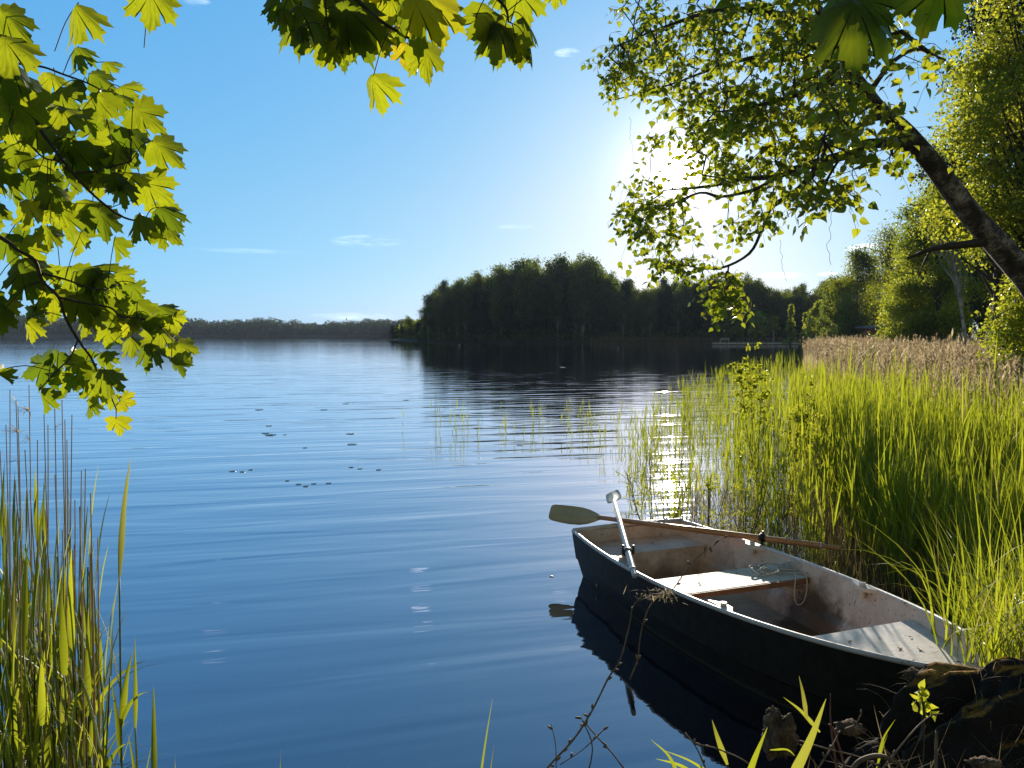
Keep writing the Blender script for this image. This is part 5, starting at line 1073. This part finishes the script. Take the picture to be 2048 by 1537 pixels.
# grass tuft and sedge on the hummock and along the bow
gt = np.random.default_rng(33)
def tuft(name, c, n, h, w, spread, label, tone=.7, seed=1, cat='grass tuft', mat='reed'):
    g0 = np.random.default_rng(seed); g = Geo(); b_ = np.array(c) + g0.normal(size=(n, 3)) * np.array([spread[0], spread[1], .01])
    blades(g, b_, g0.uniform(0, 6.28, n), np.abs(g0.normal(0, .22, n)), g0.uniform(.2, 1.7, n), h * g0.uniform(.45, 1.1, n), w * g0.uniform(.6, 1.2, n), 7, np.clip(g0.normal(tone, .14, n), 0, .9), 'grass', .25, g0.uniform(-.8, .8, n))
    return tag(g.build(name, M[mat], loc=c), label, cat)
tuft('grass_tuft', (1.79, 2.74, .70), 60, .26, .008, (.07, .05), 'bright grass tuft growing on the moss at the tip of the bow', .8, 2)
tuft('grass_tuft', (1.95, 2.78, .68), 110, .42, .010, (.09, .08), 'tall sunlit grass clump on top of the hummock at the right edge', .75, 3)
tuft('grass_tuft', (2.28, 3.55, .25), 150, 1.05, .011, (.10, .14), 'tallest grass clump behind the bow against the dark reeds', .7, 4)
tuft('grass_tuft', (2.24, 3.30, .30), 90, .62, .010, (.08, .08), 'grass clump right beside the far side of the bow', .7, 5)
tuft('grass_tuft', (2.16, 3.05, .55), 110, .6, .011, (.09, .08), 'grass clump just past the bow tip, cut by the right edge', .65, 6)
P = scatter([(2.3, 3.5), (2.5, 4.4), (2.9, 5.0), (3.7, 4.9), (3.6, 3.4), (2.8, 2.9)], 1500, gt); b = np.column_stack([P, np.maximum(land(P[:, 0], P[:, 1]), -.1)]); g = Geo()
blades(g, b, gt.uniform(0, 6.28, len(P)), np.abs(gt.normal(0, .10, len(P))), gt.uniform(.05, .8, len(P)), gt.uniform(.5, 1.1, len(P)), gt.uniform(.007, .014, len(P)), 6, np.clip(gt.normal(.6, .2, len(P)), 0, 1), 'grass', .2)
tag(g.build('bank_grass', M['reed']), 'tall grass between the boat and the reed bed', 'grass', kind='stuff')
P = scatter([(.5, 1.5), (.9, 2.4), (1.5, 2.5), (3.0, 2.4), (3.0, 1.2)], 1500, gt); b = np.column_stack([P, land(P[:, 0], P[:, 1])]); g = Geo()
blades(g, b, gt.uniform(0, 6.28, len(P)), gt.uniform(.3, 1.5, len(P)), gt.uniform(-.3, .9, len(P)), gt.uniform(.05, .28, len(P)), gt.uniform(.002, .006, len(P)), 4, gt.uniform(0, .8, len(P)), 'grass')
tag(g.build('leaf_litter', M['dry']), 'brown litter of stalks and dead grass on the near bank', 'litter', kind='stuff')
# weed with paired leaves in front of the hummock
sapling('weed', at(1840, 1480, 2.3), .17, 1, 7, 3, .035, 44, 'small pale weed with oval leaves before the dark hummock', .05, .3, 0, leaf='w', cat='weed')

# ------------------------------------------------------------------ reeds at the lower left
def reed_plant(px, top, d, seed, label, nl=5, leaf=.30, w=.02, tone=.65, lx=0.0):
    g0 = np.random.default_rng(seed); tp_ = at(px, top, d); L_ = tp_[2] - leaf * .92 + .1; b_ = np.array([tp_[0] + lx, d, -.1]); o = empty('reed', b_, label, 'reed', 'green reeds at the lower left')
    g = Geo(); P = smooth_line([b_, b_ * .5 + np.array([tp_[0], d, L_ - .1]) * .5 + np.array([g0.normal() * .012, g0.normal() * .012, 0]), np.array([tp_[0], d, L_ - .1])], 6); tube(g, P, np.linspace(.0042, .0022, len(P)), 6, .35); g.build('stem', M['reed'], o, smooth=True)
    for k in range(nl):
        t = 1.0 if k == 0 else (.92 - .1 * k if k < 3 else g0.uniform(.30, .8)); p = P[int(t * (len(P) - 1))]; g = Geo()
        az = math.pi * (k % 2) + g0.normal() * .5; blades(g, [p], az, g0.uniform(0, .1) if k == 0 else g0.uniform(.04, .16) if k < 3 else g0.uniform(.06, .38), g0.uniform(0, .25) if k == 0 else g0.choice([g0.uniform(.05, .4), g0.uniform(.6, 2.0)], p=[.75, .25]), leaf * g0.uniform(.7, 1.2), w * g0.uniform(.6, 1.05), 9, np.clip(tone + g0.normal() * .12, 0, .84), 'leaf', .28, g0.uniform(-.7, .7))
        g.build('leaf', M['reed'], o, smooth=True)
    return o
G1 = 'green reed with slanting leaves in the thick of the lower left stand'
RD = [(232, 962, 2.15, 'tallest bright green reed at the open-water side of the left stand', 5, .30, .026), (182, 1000, 2.3, 'green reed just left of the tallest bright one', 4, .30, .024), (265, 1290, 2.1, 'outermost green reed of the left stand, leaning over open water', 3, .26, .014), (300, 1420, 1.95, 'short wide reed leaf rising from the bottom edge, right of the left stand', 1, .26, .026),
      (212, 1135, 2.1, 'reed with a broad leaf bent beside the tallest one', 5, .34, .026), (20, 925, 2.8, G1, 5, .3, .022), (45, 940, 2.8, G1, 5, .3, .022), (68, 930, 2.7, G1, 5, .3, .022), (82, 965, 2.6, G1, 5, .3, .022), (108, 960, 2.7, G1, 5, .3, .022), (132, 920, 2.8, G1, 5, .3, .022), (158, 980, 2.6, G1, 5, .3, .022),
      (5, 960, 2.5, G1, 5, .3, .022), (30, 1010, 2.4, G1, 5, .3, .024), (60, 1060, 2.3, G1, 5, .3, .024), (98, 1080, 2.3, G1, 6, .32, .024), (120, 1150, 2.15, G1, 6, .32, .026), (148, 1090, 2.3, G1, 5, .3, .024), (-10, 1100, 2.2, G1, 5, .3, .024), (15, 1200, 2.1, G1, 5, .3, .024), (172, 1180, 2.2, G1, 5, .3, .022), (200, 1240, 2.1, G1, 4, .28, .018), (75, 1250, 2.0, G1, 5, .3, .022), (-30, 950, 2.7, G1, 5, .3, .022), (50, 1180, 2.4, G1, 5, .3, .022), (135, 1300, 2.05, G1, 4, .28, .022)]
RD += [(float(gm.uniform(-30, 195)), float(gm.uniform(930, 1260)), float(gm.uniform(2.1, 3.0)), G1, 5, .3, .022) for _ in range(60)]
for i, r_ in enumerate(RD): reed_plant(r_[0], r_[1], r_[2], 600 + i, r_[3], r_[4], r_[5], r_[6], .7, float(gm.normal() * .03))
def dry_stalk(px, top, d, px2, seed, label, plume=False):
    a = at(px2, 1400, d); a[2] = -.15; b_ = at(px, top, d); b0 = a.copy(); g0 = np.random.default_rng(seed); o = empty('dry_reed', b0, label, 'dry reed', 'dry brown stalks at the lower left')
    g = Geo(); P = smooth_line([b0, (b0 + b_) / 2 + g0.normal(size=3) * np.array([.012, .012, 0]), b_], 8); tube(g, P, np.linspace(.0034, .0015, len(P)), 6, .8); g.build('stem', M["dry"], o, smooth=True)
    if plume:
        g = Geo(); n = 34; t = g0.uniform(.92, 1.01, n); idx = np.minimum((t * (len(P) - 1)).astype(int), len(P) - 1); az = g0.uniform(0, 6.28)
        blades(g, P[idx] + np.array([0, 0, .01]), az + g0.normal(0, .5, n), g0.uniform(.3, 1.4, n), g0.uniform(.5, 1.6, n), g0.uniform(.03, .09, n), .004, 4, g0.uniform(.3, .9, n), 'leaf'); g.build('plume', M['plume'], o)
    return o
G2 = 'bare brown reed stalk in the dense lower left stand'
DS = [(58, 770, 3.0, 62, 'dry reed with a fluffy plume below the hanging maple leaves, left one', True), (108, 740, 3.0, 112, 'tallest dry reed with a pinkish plume reaching the maple leaves', True), (20, 780, 2.9, 30, G2, 0), (32, 800, 2.9, 44, G2, 0), (12, 850, 2.8, 30, G2, 0), (36, 815, 3.0, 38, 'dry reed whose tip droops in a small plume, leftmost', True),
      (88, 830, 2.8, 98, G2, 0), (96, 850, 2.7, 110, G2, 0), (124, 800, 2.8, 100, G2, 0), (130, 840, 2.7, 138, G2, 0), (134, 880, 2.6, 142, G2, 0), (144, 830, 2.7, 128, G2, 0), (171, 938, 2.5, 168, 'dry stalk at the right side of the brown stalks', 0), (163, 942, 2.6, 172, G2, 0), (50, 900, 2.5, 60, G2, 0), (75, 880, 2.6, 70, G2, 0), (0, 900, 2.5, 16, G2, 0),
      (110, 950, 2.4, 118, G2, 0), (60, 980, 2.3, 75, G2, 0), (30, 960, 2.4, 45, G2, 0), (150, 1000, 2.3, 160, G2, 0), (90, 1020, 2.2, 84, G2, 0), (10, 1050, 2.2, 20, G2, 0), (125, 1060, 2.2, 135, G2, 0), (40, 1110, 2.15, 50, G2, 0), (180, 1080, 2.3, 188, G2, 0)]
for i, (px, top, d, p2, lab, pl) in enumerate(DS): dry_stalk(px, top, d, p2, 700 + i, lab, bool(pl))
for i in range(30): px = gm.uniform(-30, 200); dry_stalk(px, gm.uniform(960, 1260), gm.uniform(2.1, 3.2), px + gm.normal() * 14, 800 + i, G2)

# roots and dead grass hanging over the hummock, and litter on it
g0 = np.random.default_rng(71); me = bpy.data.objects['mossy_hummock']; co = np.array([v.co[:] for v in me.data.vertices]) + np.array(me.location[:]); co = co[co[:, 2] > .12]
P = co[g0.integers(0, len(co), 900)]; g = Geo(); n = len(P)
blades(g, P, g0.uniform(0, 6.28, n), g0.uniform(.2, 1.6, n), g0.uniform(.3, 1.8, n), g0.uniform(.03, .16, n), g0.uniform(.0015, .004, n), 4, g0.uniform(0, .6, n), 'grass')
tag(g.build('root_litter', M['dry']), 'fine dead roots and grass hanging over the dark hummock', 'litter', kind='stuff')
hi = co[co[:, 2] > .58]; P = hi[g0.integers(0, len(hi), 700)]; P = P[P[:, 0] > 1.95]; g = Geo(); n = len(P)
blades(g, P, g0.uniform(0, 6.28, n), g0.uniform(0, .6, n), g0.uniform(.2, 1.4, n), g0.uniform(.03, .16, n), g0.uniform(.002, .005, n), 4, g0.uniform(.3, .84, n), 'grass')
tag(g.build('moss_grass', M['reed']), 'short green grass growing on top of the hummock', 'grass', kind='stuff')

# dry leaves and bits lying in the boat
M['deadleaf'] = solid('dead_leaf', [(.10, .035, .015), (.24, .11, .05)], 30, .7)
for i, (s_, n_, z_) in enumerate(((2.52, -.20, .379), (2.60, -.05, .379), (2.66, -.12, .379), (2.75, .02, .379), (2.47, .12, .379), (2.82, -.16, .379), (2.58, .18, .379), (2.70, .12, .379), (1.3, .2, .323), (1.2, -.15, .323), (.2, -.1, .266), (.28, .2, .266))):
    g0 = np.random.default_rng(900 + i); g = Geo(); c = b2w(s_, n_, z_ + .002); tv, tf = birch_template(.3); a = g0.uniform(0, 6.28)
    inst(g, tv, tf, c[None], np.array([[math.cos(a), math.sin(a), .15]]), np.array([[0, 0, 1.0]]), [g0.uniform(.018, .034)], np.array([.5]))
    tag(g.build('dead_leaf', M['deadleaf'], loc=c), ('small brown dead leaf lying on the pale bow deck', 'small brown dead leaf on the middle thwart', 'small brown dead leaf on the stern bench')[0 if i < 8 else 1 if i < 10 else 2], 'dead leaf', 'dead leaves in the boat')

hm = bpy.data.materials.new('haze'); hm.use_nodes = True; hn = hm.node_tree; hn.nodes.clear(); ho = hn.nodes.new('ShaderNodeOutputMaterial'); hv = hn.nodes.new('ShaderNodeVolumePrincipled')
hv.inputs['Color'].default_value = (.62, .78, 1, 1); hv.inputs['Density'].default_value = .00013; hv.inputs['Anisotropy'].default_value = .2; hn.links.new(hv.outputs[0], ho.inputs['Volume'])
g = Geo(); box(g, -3100, 1600, -60, 3100, -4, 32); tag(g.build('haze', hm), 'thin even summer haze over the lake', 'haze', kind='stuff')
